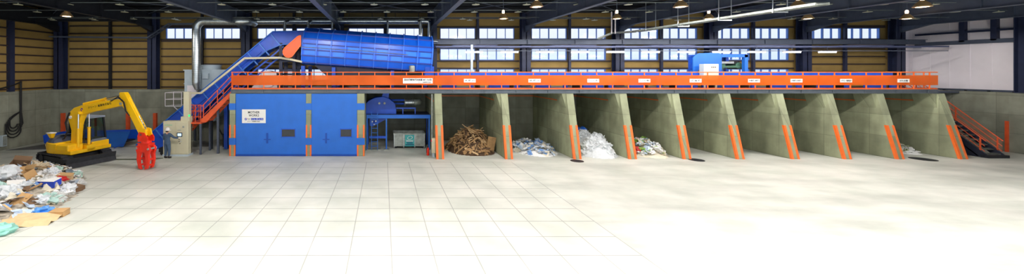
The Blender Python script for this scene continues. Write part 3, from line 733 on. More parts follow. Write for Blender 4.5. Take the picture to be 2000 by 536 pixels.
# left stair in two flights with landing
fr = Matrix.Translation((-10.8, 22.25, 1.92)); 
s1 = stair('steel_stair', 'upper flight of orange-railed steel stair climbing to the left deck end', (-10.8, 22.7, 1.92), .85, 1.9, 1.94, 9, fr, M_RUST, M_RUST, M_GALVM)
fr = Matrix.Translation((-13.35, 22.75, 0))
s2 = stair('steel_stair', 'lower flight of orange-railed steel stair partly hidden behind the beige cabinet', (-13.35, 23.1, 0), .7, 1.85, 1.92, 9, fr, M_RUST, M_RUST, M_GALVM)
t = thing('stair_landing', (-11.15, 22.7, 0), 'small orange-railed landing between the two left stair flights', 'landing')
MB().box(-11.5, -10.8, 22.2, 23.5, 1.84, 1.92).build('platform', M_RUST, t)
for x, y in ((-11.45, 22.27), (-10.86, 22.27), (-11.45, 23.45), (-10.86, 23.45)): MB().box(x-.05, x+.05, y-.05, y+.05, 0, 1.84).build('leg', M_SLATE, t)
for x in (-11.47, -11.15, -10.83): MB().box(x-.02, x+.02, 22.2, 22.24, 1.92, 2.95).build('rail_post', M_RUST, t)
for z in (2.95, 2.6, 2.25): MB().tube([(-11.5, 22.22, z), (-10.8, 22.22, z)], .02, 8).build('rail_bar', M_RUST, t)
for x in (-9.95,): MB().box(x-.06, x+.06, 22.5, 22.62, 0, 2.7).build('leg', M_SLATE, t)
# right floor stair rising away from the viewer
fr = Matrix.Translation((35.5, 21.45, 0)) @ Matrix.Rotation(math.pi/2, 4, 'Z')
s3 = stair('steel_stair', 'orange-railed steel stair on the floor right of the last partition', (35, 21.45, 0), 1.0, 3.6, 3.55, 15, fr, mat('dark_blue_stringer', (40, 44, 60), .5), M_RUST, M_GALVM)
MB().prism([(21.7, 0.0), (25.0, 0.0), (25.0, 3.2), (21.75, .1)], 34.47, 34.5, 'x').build('side_panel', mat('dark_blue_stringer', (40, 44, 60)), s3)
MB().box(34.4, 35.6, 21.3, 21.6, 0, .16).build('base_step', M_DARK, s3)
M_MESH = bpy.data.materials.new('rail_mesh'); M_MESH.use_nodes = True
_t = M_MESH.node_tree; _b = _t.nodes['Principled BSDF']; _b.inputs['Base Color'].default_value = (*lin((170, 110, 80)), 1); _b.inputs['Alpha'].default_value = .35
MB().add([(35.5, 21.5, .3), (35.5, 25.0, 3.75), (35.5, 25.0, 4.45), (35.5, 21.5, .95)], [(0,1,2,3)]).build('mesh_infill', M_MESH, s3)
struct(MB().box(34.3, XR, 25.0, YC, 3.5, 3.62).build('stair_head_landing', M_SLATE))

# ================================================================ CONTROL CABINET AND LEFT FLOOR EQUIPMENT
t = thing('control_cabinet', (-12.1, 22.1, 0), 'tall beige control cabinet with a small screen beside the worker', 'control cabinet')
a, b = -12.85, -11.4; CY = 21.85
MB().box(a, b, CY, CY+.5, .1, 2.04).build('body', M_BEIGE, t, bevel=.015)
MB().box(a-.03, b+.03, CY-.03, CY+.53, 0, .1).build('plinth', M_GREY, t)
MB().box(a+.03, a+.72, CY-.02, CY, .16, 1.98).build('door', M_BEIGE, t, bevel=.006)
MB().box(a+.75, b-.03, CY-.02, CY, .16, 1.98).build('door', M_BEIGE, t, bevel=.006)
MB().box(-12.02, -11.72, CY-.045, CY-.02, 1.14, 1.38).build('screen_frame', M_DARK, t)
MB().box(-11.98, -11.76, CY-.05, CY-.045, 1.18, 1.34).build('screen', emis('screen_glow', (190, 220, 250), 1.0), t)
for i, (dx, dz) in enumerate(((0, .98), (.1, .98), (0, .86), (.1, .86), (.05, .74))): MB().tube([(-11.9+dx, CY-.05, dz), (-11.9+dx, CY-.02, dz)], .022, 10).build('button', M_GREY if i % 2 else M_BLACK, t)
MB().box(-11.7, -11.6, CY-.04, CY-.02, 1.66, 1.76).build('gauge', M_GALVM, t)
MB().box(-12.0, -11.8, CY-.022, CY-.018, 1.5, 1.54).build('nameplate', M_GALVM, t)
MB().box(a+.1, a+.55, CY-.022, CY-.018, 1.8, 1.83).build('nameplate', mat('label_green', (120, 200, 160), .6), t)
MB().box(-11.85, -11.35, CY+.05, CY+.45, 2.04, 2.3).build('top_box', M_BEIGE, t, bevel=.01)
MB().box(-11.72, -11.4, CY+.1, CY+.4, 2.3, 3.75).build('cable_riser', M_BEIGE, t, bevel=.01)
MB().lathe([(0,0),(.04,0),(.045,.1),(0,.12)], (-11.38, CY+.1, 2.3), 10).build('green_lamp', emis('green_pilot', (40, 230, 110), 1.5), t)
# wire cage platform on the wall side
t = thing('maintenance_platform', (-14.5, 25.4, 1.6), 'white tubular cage platform hanging left of the dust collector', 'platform')
a, b = P(326, 207, 25.4), P(358, 181, 25.4)
cg = MB()
for x in (a.x, (a.x+b.x)/2, b.x):
    for y in (25.2, 26.2): cg.tube([(x, y, a.z), (x, y, b.z)], .02, 6)
for z in (a.z, (a.z+b.z)/2, b.z):
    cg.tube([(a.x, 25.2, z), (b.x, 25.2, z)], .02, 6).tube([(a.x, 26.2, z), (b.x, 26.2, z)], .02, 6).tube([(a.x, 25.2, z), (a.x, 26.2, z)], .02, 6)
cg.build('cage_frame', M_WHITE, t)
MB().box(a.x, b.x+.3, 25.2, 26.9, a.z-.06, a.z).build('floor_grating', M_GALVM, t)
MB().tube([(a.x+.6, 25.2, a.z-.05), (b.x+.3, 25.2, a.z-.75)], .025, 6).build('brace', M_WHITE, t)
# feed hopper: blue flared trough behind the excavator
t = thing('feed_hopper', (-19.5, 24.4, 0), 'blue flared steel feed hopper low on the floor behind the excavator', 'hopper')
y0, y1 = 24.1, 25.6
def HX(px, D=24.1): return (px-749)/F*D
pl = MB(); pl.add([(HX(196), 24.25, .05), (HX(237), 24.25, .05), (HX(256), 24.0, 1.1), (HX(196), 24.0, 1.1), (HX(196), 24.32, .05), (HX(237), 24.32, .05), (HX(256), 24.07, 1.1), (HX(196), 24.07, 1.1)],
   [(0,1,2,3),(7,6,5,4),(0,4,5,1),(1,5,6,2),(2,6,7,3),(3,7,4,0)]); pl.build('front_plate', M_BLUE, t)
pl = MB().prism([(HX(88), .35), (HX(196), .2), (HX(196), 1.1), (HX(150), 1.0), (HX(88), .88)], 24.1, 24.16); pl.build('front_plate', M_BLUED, t)
MB().prism([(HX(88), .3), (HX(237), .3), (HX(250), 1.0), (HX(88), .85)], 25.5, 25.56).build('back_plate', M_BLUED, t)
MB().prism([(24.1, .3), (25.5, .3), (25.6, .85), (24.0, .85)], HX(88)-.06, HX(88), 'x').build('end_plate', M_BLUED, t)
MB().box(HX(90), HX(236), 24.2, 25.5, .28, .36).build('feeder_bed', M_DARK, t)
for px in (110, 165, 215):
    MB().box(HX(px)-.06, HX(px)+.06, 24.4, 24.52, 0, .3).build('support', M_BLUED, t)
    MB().box(HX(px)-.06, HX(px)+.06, 25.2, 25.32, 0, .3).build('support', M_BLUED, t)
MB().bar((HX(226), 23.95, .04), (HX(246), 23.9, .3), .05, .05).build('strut', M_BLUED, t)
MB().bar((HX(196), 24.0, 1.12), (HX(257), 23.98, 1.12), .08, .05).build('rim', M_BLUED, t)
# grey flat bar on the floor near grapple
tag(MB().prism([(-15.0, 20.9), (-12.9, 20.9), (-12.5, 21.25), (-12.9, 21.25), (-13.1, 21.05), (-15.0, 21.02)], 0, .05, 'z').build('steel_strip', mat('olive_steel', (96, 100, 84), .6)), 'flat olive steel strip lying on the floor behind the red grapple', 'steel strip')
# clutter under the stair: motor on a stand and a hose
t = thing('pump_unit', (-9.95, 24.6, 0), 'dark brown pump with black hose under the left stair', 'pump')
MB().tube([(-10.35, 24.7, 1.1), (-9.65, 24.7, 1.1)], .26, 16).build('motor', mat('brown_machine', (92, 70, 54), .6), t, smooth=True)
MB().box(-10.5, -9.45, 24.4, 25.0, .7, .84).build('bed_plate', M_DARK, t)
for x in (-10.45, -9.55): MB().box(x-.05, x+.05, 24.45, 24.95, 0, .7).build('leg', M_DARK, t)
MB().tube([(-10.8, 24.5, 1.3), (-10.5, 24.35, .85), (-10.0, 24.3, .75), (-9.5, 24.35, .9), (-9.3, 24.5, 1.4)], .045, 8).build('hose', M_BLACK, t, smooth=True)
t = thing('caster_wheel', (-12.95, 22.3, 0), 'small black wheel trolley left of the beige cabinet behind the worker', 'trolley')
MB().tube([(-13.02, 22.05, .13), (-13.02, 22.17, .13)], .13, 16).build('tyre', M_BLACK, t, smooth=True)
MB().box(-13.2, -12.9, 22.0, 22.5, .2, .45).build('trolley_body', M_DARK, t)

# ================================================================ MACHINE BAY (third opening)
t = thing('blue_machine_stand', (1.2, 24.2, 0), 'blue steel machine stand with a ladder inside the open bay', 'machine stand')
D = 23.7
def bx(px0, px1, y0, y1, z0, z1, n, m_=M_BLUED):
    a, b = (px0-747.5)/F*23.5, (px1-751)/F*23.5; MB().box(a, b, y0, y1, z0, z1).build(n, m_, t)
bx(714, 843, 23.6, 23.72, 1.98, 2.2, 'front_beam', M_BLUE)
bx(714, 843, 25.4, 25.52, 1.98, 2.2, 'rear_beam')
bx(714, 720, 23.6, 23.8, 0, 2.0, 'leg', M_BLUE); bx(752, 758, 23.6, 23.8, 0, 2.0, 'leg', M_BLUE); bx(836, 842, 23.6, 23.8, 0, 2.0, 'leg', M_BLUE)
bx(714, 720, 25.3, 25.5, 0, 2.0, 'leg'); bx(838, 843, 25.3, 25.5, 0, 2.0, 'leg')
bx(720, 756, 23.62, 23.74, .72, .86, 'cross_beam'); bx(714, 843, 23.7, 25.5, 2.16, 2.22, 'top_plate', M_NAVY)
ld = MB(); xa, xb = (725-749)/F*23.4, (738-749)/F*23.4
ld.box(xa, xa+.035, 23.4, 23.45, 0, 2.4).box(xb-.035, xb, 23.4, 23.45, 0, 2.4)
for i in range(8): ld.box(xa, xb, 23.41, 23.44, .25+i*.28, .28+i*.28)
ld.build('ladder', M_BLUE, t)
bx(716, 745, 23.4, 23.8, 0, .06, 'foot_plate', M_GALVM)
bx(748, 762, 23.4, 23.8, 0, .06, 'foot_plate', M_GALVM)
t = thing('wind_sifter', (.2, 24.4, 2.22), 'dark blue rounded air separator casing on the blue machine stand', 'air separator')
D = 24.0
poly = [Q(714,225), Q(714,203), Q(720,197), Q(733,191), Q(748,189), Q(760,193), Q(771,202), Q(774,214), Q(774,226)]
MB().prism(poly, D, D+1.2).build('casing', M_BLUED, t, bevel=.02)
MB().prism([Q(745,190), Q(748,183), Q(760,183), Q(759,194)], D+.2, D+.8).build('inlet_chute', M_BLUED, t)
MB().prism([Q(722,226), Q(772,226), Q(748,237), Q(728,248), Q(722,246)], D+.1, D+.9).build('outlet_chute', M_BLUED, t)
for px in (741, 751): v = Q(px, 202); MB().tube([(v[0], D-.06, v[1]), (v[0], D, v[1])], .07, 14).build('bearing', M_GALVM, t, smooth=True)
for px, py in ((727, 238), (731, 243), (734, 237)): v = Q(px, py); MB().tube([(v[0], D+.0, v[1]), (v[0], D+.1, v[1])], .05, 10).build('bolt', M_GALV, t)
bxs = [Q(774, 213), Q(812, 211)]
MB().box(bxs[0][0], bxs[1][0], D, D+.1, bxs[0][1], bxs[0][1]+.09).build('guard_rail', M_BLUED, t)
for px in (786, 810): v = Q(px, 226); MB().box(v[0], v[0]+.06, D, D+.1, v[1], bxs[0][1]).build('guard_post', M_BLUED, t)
for py, px0, px1 in ((197, 760, 793), (204, 760, 790)): a, b = Q(px0, py), Q(px1, py); MB().tube([(a[0], D+.5, a[1]), (b[0], D+.5, b[1])], .07, 10).build('pipe', M_BLUED, t, smooth=True)
a, b = Q(792, 201), Q(806, 201); 
t = thing('silver_air_duct', ((a[0]+b[0])/2, 24.4, 2.9), 'short silver flanged air duct under the deck in the machine bay', 'duct')
MB().tube([(a[0], 24.4, a[1]), (b[0]+.1, 24.4, a[1])], .2, 20).build('barrel', M_GALV, t, smooth=True)
MB().tube([(a[0]-.04, 24.4, a[1]), (a[0], 24.4, a[1])], .25, 20).tube([(b[0], 24.4, a[1]), (b[0]+.04, 24.4, a[1])], .25, 20).build('flange', M_GALVM, t, smooth=True)
e = [Vector((b[0]+.1+.35*math.sin(i*.2), 24.4+.35*(1-math.cos(i*.2)), a[1])) for i in range(9)]
MB().tube(e, .22, 18).build('elbow', M_GALVM, t, smooth=True)
# steel container with teal poster
t = thing('steel_container', (1.65, 24.6, 0), 'grey galvanised open container with a teal poster under the blue stand', 'container')
x0, x1, yb0, yb1 = .66, 2.66, 24.1, 25.3
mb = MB().box(x0, x1, yb0, yb0+.03, .08, .92).box(x0, x1, yb1-.03, yb1, .08, .92).box(x0, x0+.03, yb0, yb1, .08, .92).box(x1-.03, x1, yb0, yb1, .08, .92).box(x0, x1, yb0, yb1, .08, .12)
mb.build('walls', M_GALVM, t)
for x in (x0, x0+.62, x1-.62-.05, x1-.05): MB().box(x, x+.05, yb0-.03, yb0, .05, .94).build('rib', M_GALV, t)
MB().box(x0-.03, x1+.03, yb0-.04, yb0+.02, .9, .96).box(x0-.03, x1+.03, yb1-.02, yb1+.04, .9, .96).box(x0-.03, x0+.03, yb0, yb1, .9, .96).box(x1-.03, x1+.03, yb0, yb1, .9, .96).build('rim', M_GALVM, t)
for x in (x0+.1, x1-.2): MB().box(x, x+.1, yb0, yb1, 0, .08).build('skid', M_DARK, t)
pt = thing('poster', (1.74, yb0-.04, .12), 'teal poster with a white ring on the grey container front', 'poster')
px0, px1 = 1.38, 1.98
MB().box(px0, px1, yb0-.05, yb0-.035, .13, .86).build('sheet', mat('teal_print', (70, 176, 176), .5, 0, .03), pt)
ring = MB(); cx, cz = 1.7, .68
for i in range(24):
    a0, a1 = 2*math.pi*i/24, 2*math.pi*(i+1)/24
    f_ = lambda an, r: (cx+r*1.25*math.cos(an)+r*.35*math.sin(an), yb0-.053, cz+r*.85*math.sin(an))
    ring.add([f_(a0, .13), f_(a1, .13), f_(a1, .105), f_(a0, .105)], [(0,1,2,3)])
ring.build('ring_mark', M_SIGN, pt)
MB().box(px0+.08, px1-.08, yb0-.053, yb0-.05, .44, .49).box(px0+.02, px1-.02, yb0-.053, yb0-.05, .53, .54).build('white_bar', M_SIGN, pt)
MB().box(px0+.1, px1-.12, yb0-.053, yb0-.05, .38, .42).box(px0+.12, px1-.1, yb0-.053, yb0-.05, .3, .35).box(px0+.04, px1-.04, yb0-.053, yb0-.05, .2, .26).build('dark_print', mat('deep_teal', (20, 84, 120), .6), pt)
# switch box and extinguisher on the first slanted partition
t = thing('switch_box', (2.85, 21.9, 0), 'narrow cream switch box with a pink button left of the first slanted partition', 'switch box')
MB().box(2.78, 2.98, 21.5, 21.8, .25, 1.1).build('body', M_BEIGE, t, bevel=.01)
MB().box(2.82, 2.94, 21.55, 21.75, 0, .25).build('pedestal', M_GREY, t)
MB().tube([(2.74, 21.6, .95), (2.78, 21.6, .95)], .06, 12).build('button', mat('pink_red', (236, 40, 90), .4), t, smooth=True)
t = thing('fire_extinguisher', (2.62, 22.1, 0), 'small red fire extinguisher on the floor by the cream switch box', 'fire extinguisher')
MB().lathe([(0, 0), (.075, 0), (.08, .03), (.08, .38), (.06, .44), (.025, .47), (.025, .5), (0, .5)], (2.62, 22.1, 0), 16).build('cylinder', M_RED, t, smooth=True)
MB().box(2.56, 2.66, 22.08, 22.12, .5, .54).build('handle', M_BLACK, t)
MB().tube([(2.62, 22.06, .5), (2.53, 22.04, .4), (2.53, 22.04, .15)], .014, 8).build('hose', M_BLACK, t)
# downpipe along the first partition
tag(MB().tube([(2.87, 22.15, 0), (2.87, 22.15, 3.6)], .05, 10).build('downpipe', M_GALVM, smooth=True), 'thin grey upright pipe against the left side of the first slanted partition', 'pipe')
# manhole covers
for (px, py, r_, l) in ((1127, 315, .34, 'before the partition right of the flat paper heap'), (1360, 313, .38, 'before the partition right of the mixed paper heap'), (1803, 311.5, .5, 'before the last bay on the right')):
    D = F*5/(py-138); x = (px-749)/F*D
    t = thing('manhole_cover', (x, D, 0), 'dark round manhole cover '+l, 'manhole cover')
    MB().lathe([(0, 0), (r_, 0), (r_, .012), (r_*.94, .014), (r_*.94, .01), (0, .01)], (x, D, 0), 28).build('lid', M_DARK, t)
    MB().box(x-.1, x+.1, D-.02, D+.02, .01, .018).build('lift_slot', M_BLACK, t)

# ================================================================ CEILING LAMPS, TUBES, SPRINKLERS
ld_ = {}
def lamp(loc, label, dia, power, group='high bay lamps hanging from the roof', wide=True):
    t = thing('high_bay_lamp', loc, label, 'lamp', group)
    x, y, z = loc; r = dia/2
    MB().lathe([(r, 0), (r*1.02, .02), (r*.75, .16), (r*.35, .27), (r*.3, .3), (r*.26, .3), (r*.3, .26), (r*.7, .14), (r*.96, .01)], loc, 24).build('shade', mat('lamp_aluminium', (206, 170, 120), .35, .5, .05), t, smooth=True)
    MB().ball((x, y, z+.03), (r*.9, r*.9, .05), 18, 6).build('lens', M_LAMPON, t, smooth=True)
    MB().lathe([(0,0),(.05,0),(.065,.04),(.065,.14),(.03,.2),(0,.2)], (x, y, z+.3), 14).build('ballast_window', M_LAMPON, t, smooth=True)
    MB().tube([(x, y, z+.48), (x, y, 9.18)], .018, 6).build('drop_rod', M_SLATE, t)
    k = (power, wide)
    if k not in ld_:
        l = bpy.data.lights.new('lamp_light', 'SPOT'); l.energy = power; l.spot_size = math.radians(178 if wide else 125); l.spot_blend = .08 if wide else .8; l.shadow_soft_size = .22; l.color = (1, .965, .94); ld_[k] = l
    lo = bpy.data.objects.new('lamp_light', ld_[k]); C.objects.link(lo); lo.location = (0, 0, -.06); lo.parent = t
FAR = [(6.78, 'glowing high bay lamp in the back row, first right of the drum screen'), (13.2, 'glowing high bay lamp in the back row beside the white hanging strips'), (18.4, 'glowing high bay lamp in the back row above the magnetic separator'), (24.0, 'glowing high bay lamp in the back row, second from the white right wall'), (29.6, 'glowing high bay lamp in the back row nearest the white right wall')]
for x, l in FAR: lamp((x, 21.2, 7.93), l, .5, LAMP_W)
NEAR = [(6.9, 'glowing high bay lamp in the front row, leftmost of its row'), (13.4, 'glowing high bay lamp in the front row above the second plastics sign'), (18.7, 'glowing high bay lamp in the front row beside the overhead cable ladder'), (24.3, 'glowing high bay lamp in the front row, rightmost in view')]
for x, l in NEAR: lamp((x, 16.9, 7.87), l, .56, LAMP_W*1.9)
for x in (-9.6, -4.6, .4): lamp((x, 14.7, 7.87), 'added out-of-view lamp above the tiled floor, lighting the drum screen', .56, LAMP_W*1.5, 'added lamps before the blue gates')  # extra lamps above the frame, added to brighten the drum screen's upper facet
lamp((-16.95, 20.05, 7.9), 'single glowing high bay lamp above the excavator at the left', .55, LAMP_W)
# unseen lamp rows added to whiten the open floor toward the viewer
for j, y in enumerate((12.4, 8.0, 3.5)):
    for i, x in enumerate((-15.5, -8.0, -.5, 7.0, 14.5, 22.0, 29.5)):
        lamp((x, y, 7.87), 'added unseen lamp brightening the open floor before the bays', .56, LAMP_ADDED_W*(.3, 1.6, 3.6)[j], 'added lamps over the open floor', wide=(j == 0 and x > -10))
# fluorescent battens along the deck
proto = None
hr = MB().box(6.0, 36.6, 24.28, 24.32, 6.26, 6.3)
tag(hr.build('lighting_rail', M_SLATE), 'thin grey rail carrying the row of tube lights above the deck', 'rail')
for i in range(11):
    x = (926-749)/F*24.3+i*2.29
    wrd = ['at the left end of the row', 'second from the left', 'third from the left', 'fourth from the left', 'fifth from the left', 'sixth from the left, left of the magnetic separator', 'above the left edge of the magnetic separator', 'above the right part of the magnetic separator', 'third from the right end', 'second from the right end', 'at the right end of the row'][i]
    t = thing('tube_light', (x, 24.3, 6.15), 'slim white tube light above the deck, '+wrd, 'tube light', 'tube lights above the deck')
    MB().box(x-.58, x+.58, 24.26, 24.34, 6.2, 6.26).build('batten', M_WHITE, t)
    MB().tube([(x-.56, 24.3, 6.175), (x+.56, 24.3, 6.175)], .02, 8).build('tube', M_TUBEON, t)
    MB().tube([(x, 24.3, 6.26), (x, 24.3, 6.62)], .01, 5).build('hanger', M_SLATE, t)
# vertical white post and strips behind the deck
v = P(921, 0, 24.6); tag(MB().box(v.x-.07, v.x+.07, 24.5, 24.64, 3.88, 6.7).build('post', M_GREY), 'pale upright post on the deck near its left windows', 'post')
v = P(1198, 0, 24.8)
t = thing('hanging_strip_frame', (v.x, 24.8, 7.4), 'pair of bright white hanging strips at the start of the cable ladder', 'cable drop')
for s in (-.12, .12): MB().box(v.x+s-.035, v.x+s+.035, 24.78, 24.82, 7.45, 8.9).build('strip', M_WHITE, t)
# sprinkler pipes with round heat-collecting discs
for j, (y, z, off, st) in enumerate(((26.1, 8.62, .4, 2.9), (24.6, 8.5, 1.6, 2.7), (22.3, 8.6, .2, 2.6), (19.9, 8.62, 1.3, 2.7), (18.2, 8.62, .6, 2.9))):
    t = thing('sprinkler_pipe', (7, y, z), ['grey sprinkler pipe with round discs just before the back wall', 'grey sprinkler pipe with discs, second row from the back wall', 'grey sprinkler pipe with discs, third row from the back wall', 'grey sprinkler pipe with discs, fourth row from the back wall', 'grey sprinkler pipe with discs, nearest row at the top edge'][j], 'sprinkler pipe', 'sprinkler pipes under the roof')
    MB().tube([(XL+.3, y, z), (XR-.3, y, z)], .022, 6).build('pipe', mat('pipe_grey', (120, 128, 128), .5, .3), t)
    x = XL+off+.5
    while x < XR-1:
        MB().lathe([(0, .0), (.2, 0), (.2, .015), (.03, .05), (.02, .1), (0, .1)], (x, y, z-.12), 16).build('sprinkler_disc', mat('disc_cream', (206, 208, 180), .4, .1), t, smooth=True); x += st
# black cables looping on the left concrete wall
for i in range(4):
    zb = .55+i*.06; dy = -.45+i*.14
    pts = []
    X0 = XL+.12
    y0 = 24.55
    pts = [(X0, y0+.02*i, 4.3), (X0, y0+.02*i, 2.3), (X0+.02, y0+.05*i, 1.2+.1*i)]
    yc, rr = y0-.5+.0*i, .5-.09*i
    for k in range(9): an = -math.pi*k/8; pts.append((X0+.04, (y0-.5)+rr*math.cos(an)+.0, 1.15+.12*i+rr*.9*math.sin(an)))
    pts += [(X0+.03, y0-.5-rr, 1.6+.12*i), (X0, y0-.3-rr*.4, 2.0+.05*i), (X0, y0-.02, 2.3)]
    tag(MB().tube(pts, .035, 8).build('wall_cable', M_BLACK, smooth=True), 'black cable hanging in a loop on the left concrete wall', 'cable', 'black cables looped on the left wall')
tag(MB().tube([(XL+.14, y0, 4.25), (XL+.14, y0-.5, 4.05), (XL+.14, y0-1.4, 3.85), (XL+.14, y0-2.5, 3.8)], .045, 8).build('wall_cable', M_BLACK, smooth=True), 'thick black cable running level along the top of the left wall', 'cable')
t = thing('wall_socket_box', (XL+.1, 23.45, .3), 'small grey box low on the left wall at the picture edge', 'wall box')
MB().box(XL, XL+.2, 23.3, 23.6, .25, .95).build('box', M_GREY, t, bevel=.01); MB().box(XL+.2, XL+.21, 23.33, 23.57, .3, .9).build('lid', M_GALVM, t)

# ================================================================ EXCAVATOR
from mathutils import noise
EC = Vector((-16.95, 20.6, 0))
ex = thing('excavator', EC, 'yellow tracked excavator with dark blade and raised boom carrying a red grapple', 'excavator')
MU = Matrix.Translation(EC) @ Matrix.Rotation(math.radians(-15), 4, 'Z')      # upper structure: local x forward, -y toward viewer
ML = Matrix.Translation(EC) @ Matrix.Rotation(math.radians(-25), 4, 'Z')      # undercarriage
ORG[ex.name] = EC.copy()
# tracks
for s in (-1, 1):
    yc = s*.92; tw = .23
    prof = []
    for i in range(13): an = math.pi/2+math.pi*i/12; prof.append((-1.05+.3*math.cos(an), .3+.3*math.sin(an)))
    for i in range(13): an = -math.pi/2+math.pi*i/12; prof.append((1.05+.3*math.cos(an), .3+.3*math.sin(an)))
    inner = [((x-(.045 if x > 1.05 else -.045 if x < -1.05 else 0)), .3+(z-.3)*.85) for x, z in prof]
    n = len(prof); vs = []; fs = []
    for y in (yc-tw, yc+tw): vs += [(x, y, z) for x, z in prof]+[(x, y, z) for x, z in inner]
    for i in range(n):
        j = (i+1) % n
        fs += [(i, j, 2*n+j, 2*n+i), (n+i, 2*n+n+i, 2*n+n+j, n+j), (i, n+i, n+j, j), (2*n+i, 2*n+j, 3*n+j, 3*n+i)]
    tk = MB().add(vs, fs, ML)
    # grouser bars
    pts = [Vector((p[0], 0, p[1])) for p in prof]; per = [0]
    for i in range(n): per.append(per[-1]+(pts[(i+1) % n]-pts[i]).length)
    k = 0; N = 40
    for q in range(N):
        d_ = per[-1]*q/N
        while per[k+1] < d_: k += 1
        a_, b_ = pts[k], pts[(k+1) % n]; f_ = (d_-per[k])/max(1e-6, per[k+1]-per[k]); c_ = a_.lerp(b_, f_); dr = (b_-a_).normalized(); nn_ = Vector((c_.x-max(-1.05, min(1.05, c_.x)), 0, c_.z-.3)).normalized()
        o1 = c_+nn_*.02
        tk.bar((o1.x, yc-tw, o1.z), (o1.x, yc+tw, o1.z), .05, .05, ML)
    tko = tk.build('track', M_TRACK, ex)
    MB().box(-1.0, 1.0, yc-.12, yc+.12, .16, .46, ML).build('track_frame', M_DARK, ex)
    for xx, rr in ((-1.05, .22), (1.05, .22)): MB().tube([ML @ Vector((xx, yc-.16, .3)), ML @ Vector((xx, yc+.16, .3))], rr, 18).build('drive_wheel', M_TRACK, ex, smooth=True)
    for xx in (-.6, -.2, .2, .6): MB().tube([ML @ Vector((xx, yc-.2, .13)), ML @ Vector((xx, yc+.2, .13))], .08, 12).build('roller', M_GALVM, ex, smooth=True)
MB().box(-.8, .8, -.75, .75, .22, .5, ML).tube([ML @ Vector((0, 0, .45)), ML @ Vector((0, 0, .66))], .55, 24).build('car_body', M_DARK, ex)
# dozer blade
bl = MB(); bp = [(1.62, .02), (1.70, .02), (1.64, .25), (1.70, .5), (1.62, .5), (1.56, .25)]
n = len(bp); bl.add([(x, -1.16, z) for x, z in bp]+[(x, 1.16, z) for x, z in bp], [tuple(range(n)), tuple(range(n, 2*n))[::-1]]+[(i, (i+1) % n, (i+1) % n+n, i+n) for i in range(n)], ML)
bl.build('dozer_blade', M_TRACK, ex)
for s in (-.45, .45): MB().bar(ML @ Vector((.6, s, .3)), ML @ Vector((1.6, s, .22)), .12, .14).build('blade_arm', M_TRACK, ex)
# upper body: rounded tail counterweight and side aprons
def outline(r, f, w):
    pts = []
    for i in range(15): an = math.pi/2+math.pi*i/14; pts.append((-.12+r*math.cos(an)*1.0, w*math.sin(an)))
    return pts+[(f, -w), (f, w)]
def slab(name, m_, prof, parent=ex, bev=.03):
    """stack of outlines: (z, rear radius, front x, half width)"""
    mb = MB(); vs = []; fs = []; N_ = 17
    for z, r, f, w in prof: vs += [(x, y, z) for x, y in outline(r, f, w)]
    for i in range(len(prof)-1):
        for k in range(N_): fs.append((i*N_+k, i*N_+(k+1) % N_, (i+1)*N_+(k+1) % N_, (i+1)*N_+k))
    fs.append(tuple(range(N_))[::-1]); fs.append(tuple(range((len(prof)-1)*N_, len(prof)*N_)))
    return mb.add(vs, fs, MU).build(name, m_, parent, smooth=True)
slab('turntable_frame', M_YP, [(.62, 1.1, 1.15, 1.02), (.66, 1.15, 1.2, 1.08), (.82, 1.15, 1.2, 1.08)])
slab('counterweight', M_YP, [(.6, 1.1, .1, .98), (.64, 1.2, .14, 1.06), (.95, 1.24, .2, 1.1), (1.14, 1.2, .18, 1.08), (1.18, 1.14, .12, 1.02)])
slab('engine_hood', M_HOOD, [(1.17, 1.14, -.05, 1.02), (1.32, 1.08, -.1, .96), (1.45, .9, -.2, .8), (1.5, .7, -.3, .62)])
MB().box(.1, 1.0, -1.08, -.3, .8, 1.12, MU).build('tank_cover', M_YP, ex, bevel=.05)
MB().box(.15, 1.2, -.25, .2, .66, 1.0, MU).build('boom_bracket', M_YP, ex, bevel=.02)
# beacon bracket on hood
MB().add([(-.55,-.9,1.42),(-.4,-.9,1.42),(-.4,-.78,1.42),(-.55,-.78,1.42),(-.66,-.95,1.66),(-.34,-.95,1.66),(-.34,-.73,1.66),(-.66,-.73,1.66)], [(3,2,1,0),(4,5,6,7),(0,1,5,4),(1,2,6,5),(2,3,7,6),(3,0,4,7)], MU).build('filler_bracket', M_YP, ex)
MB().box(-.7, -.3, -.97, -.71, 1.66, 1.7, MU).build('mirror_plate', M_SIGN, ex)
# cab: frame posts, glazing, roof
cx0, cx1, cy0, cy1, cz0, cz1 = -.72, .98, .12, 1.05, .82, 2.42
def cabpt(x, y, z):
    t_ = (z-cz0)/(cz1-cz0); xx = x-(.16*t_ if x > .5 else -.06*t_); yy = y+(.04*t_ if y < .5 else -.06*t_); return MU @ Vector((xx, yy, z))
def cabbox(x0, x1, y0, y1, z0, z1):
    mb = MB(); vs = [cabpt(x, y, z) for z in (z0, z1) for x, y in ((x0,y0),(x1,y0),(x1,y1),(x0,y1))]
    return mb.add(vs, [(3,2,1,0),(4,5,6,7),(0,1,5,4),(1,2,6,5),(2,3,7,6),(3,0,4,7)])
cabbox(cx0+.04, cx1-.04, cy0+.03, cy1-.03, 1.2, cz1-.05).build('cab_glass', M_GLASSD, ex)
cabbox(cx0, cx1, cy0, cy1, cz0, 1.22).build('cab_base', mat('cab_grey', (112, 120, 130), .5), ex, bevel=.02)
pl_ = MB()
for x, w in ((cx0, .1), (.12, .09), (cx1-.08, .08)):
    for y0, y1 in ((cy0, cy0+.07), (cy1-.07, cy1)):
        b_ = cabbox(x, x+w, y0-.005, y1+.005, 1.18, cz1-.03); pl_.add(b_.v, b_.f)
b_ = cabbox(cx0-.01, cx1+.01, cy0-.01, cy0+.04, 1.2, 1.27); pl_.add(b_.v, b_.f)
pl_.build('cab_pillar', M_BLACK, ex)
cabbox(cx0-.03, cx1+.05, cy0-.03, cy1+.03, cz1-.06, cz1+.03).build('cab_roof', mat('roof_pale_grey', (150, 160, 176), .4), ex, bevel=.025)
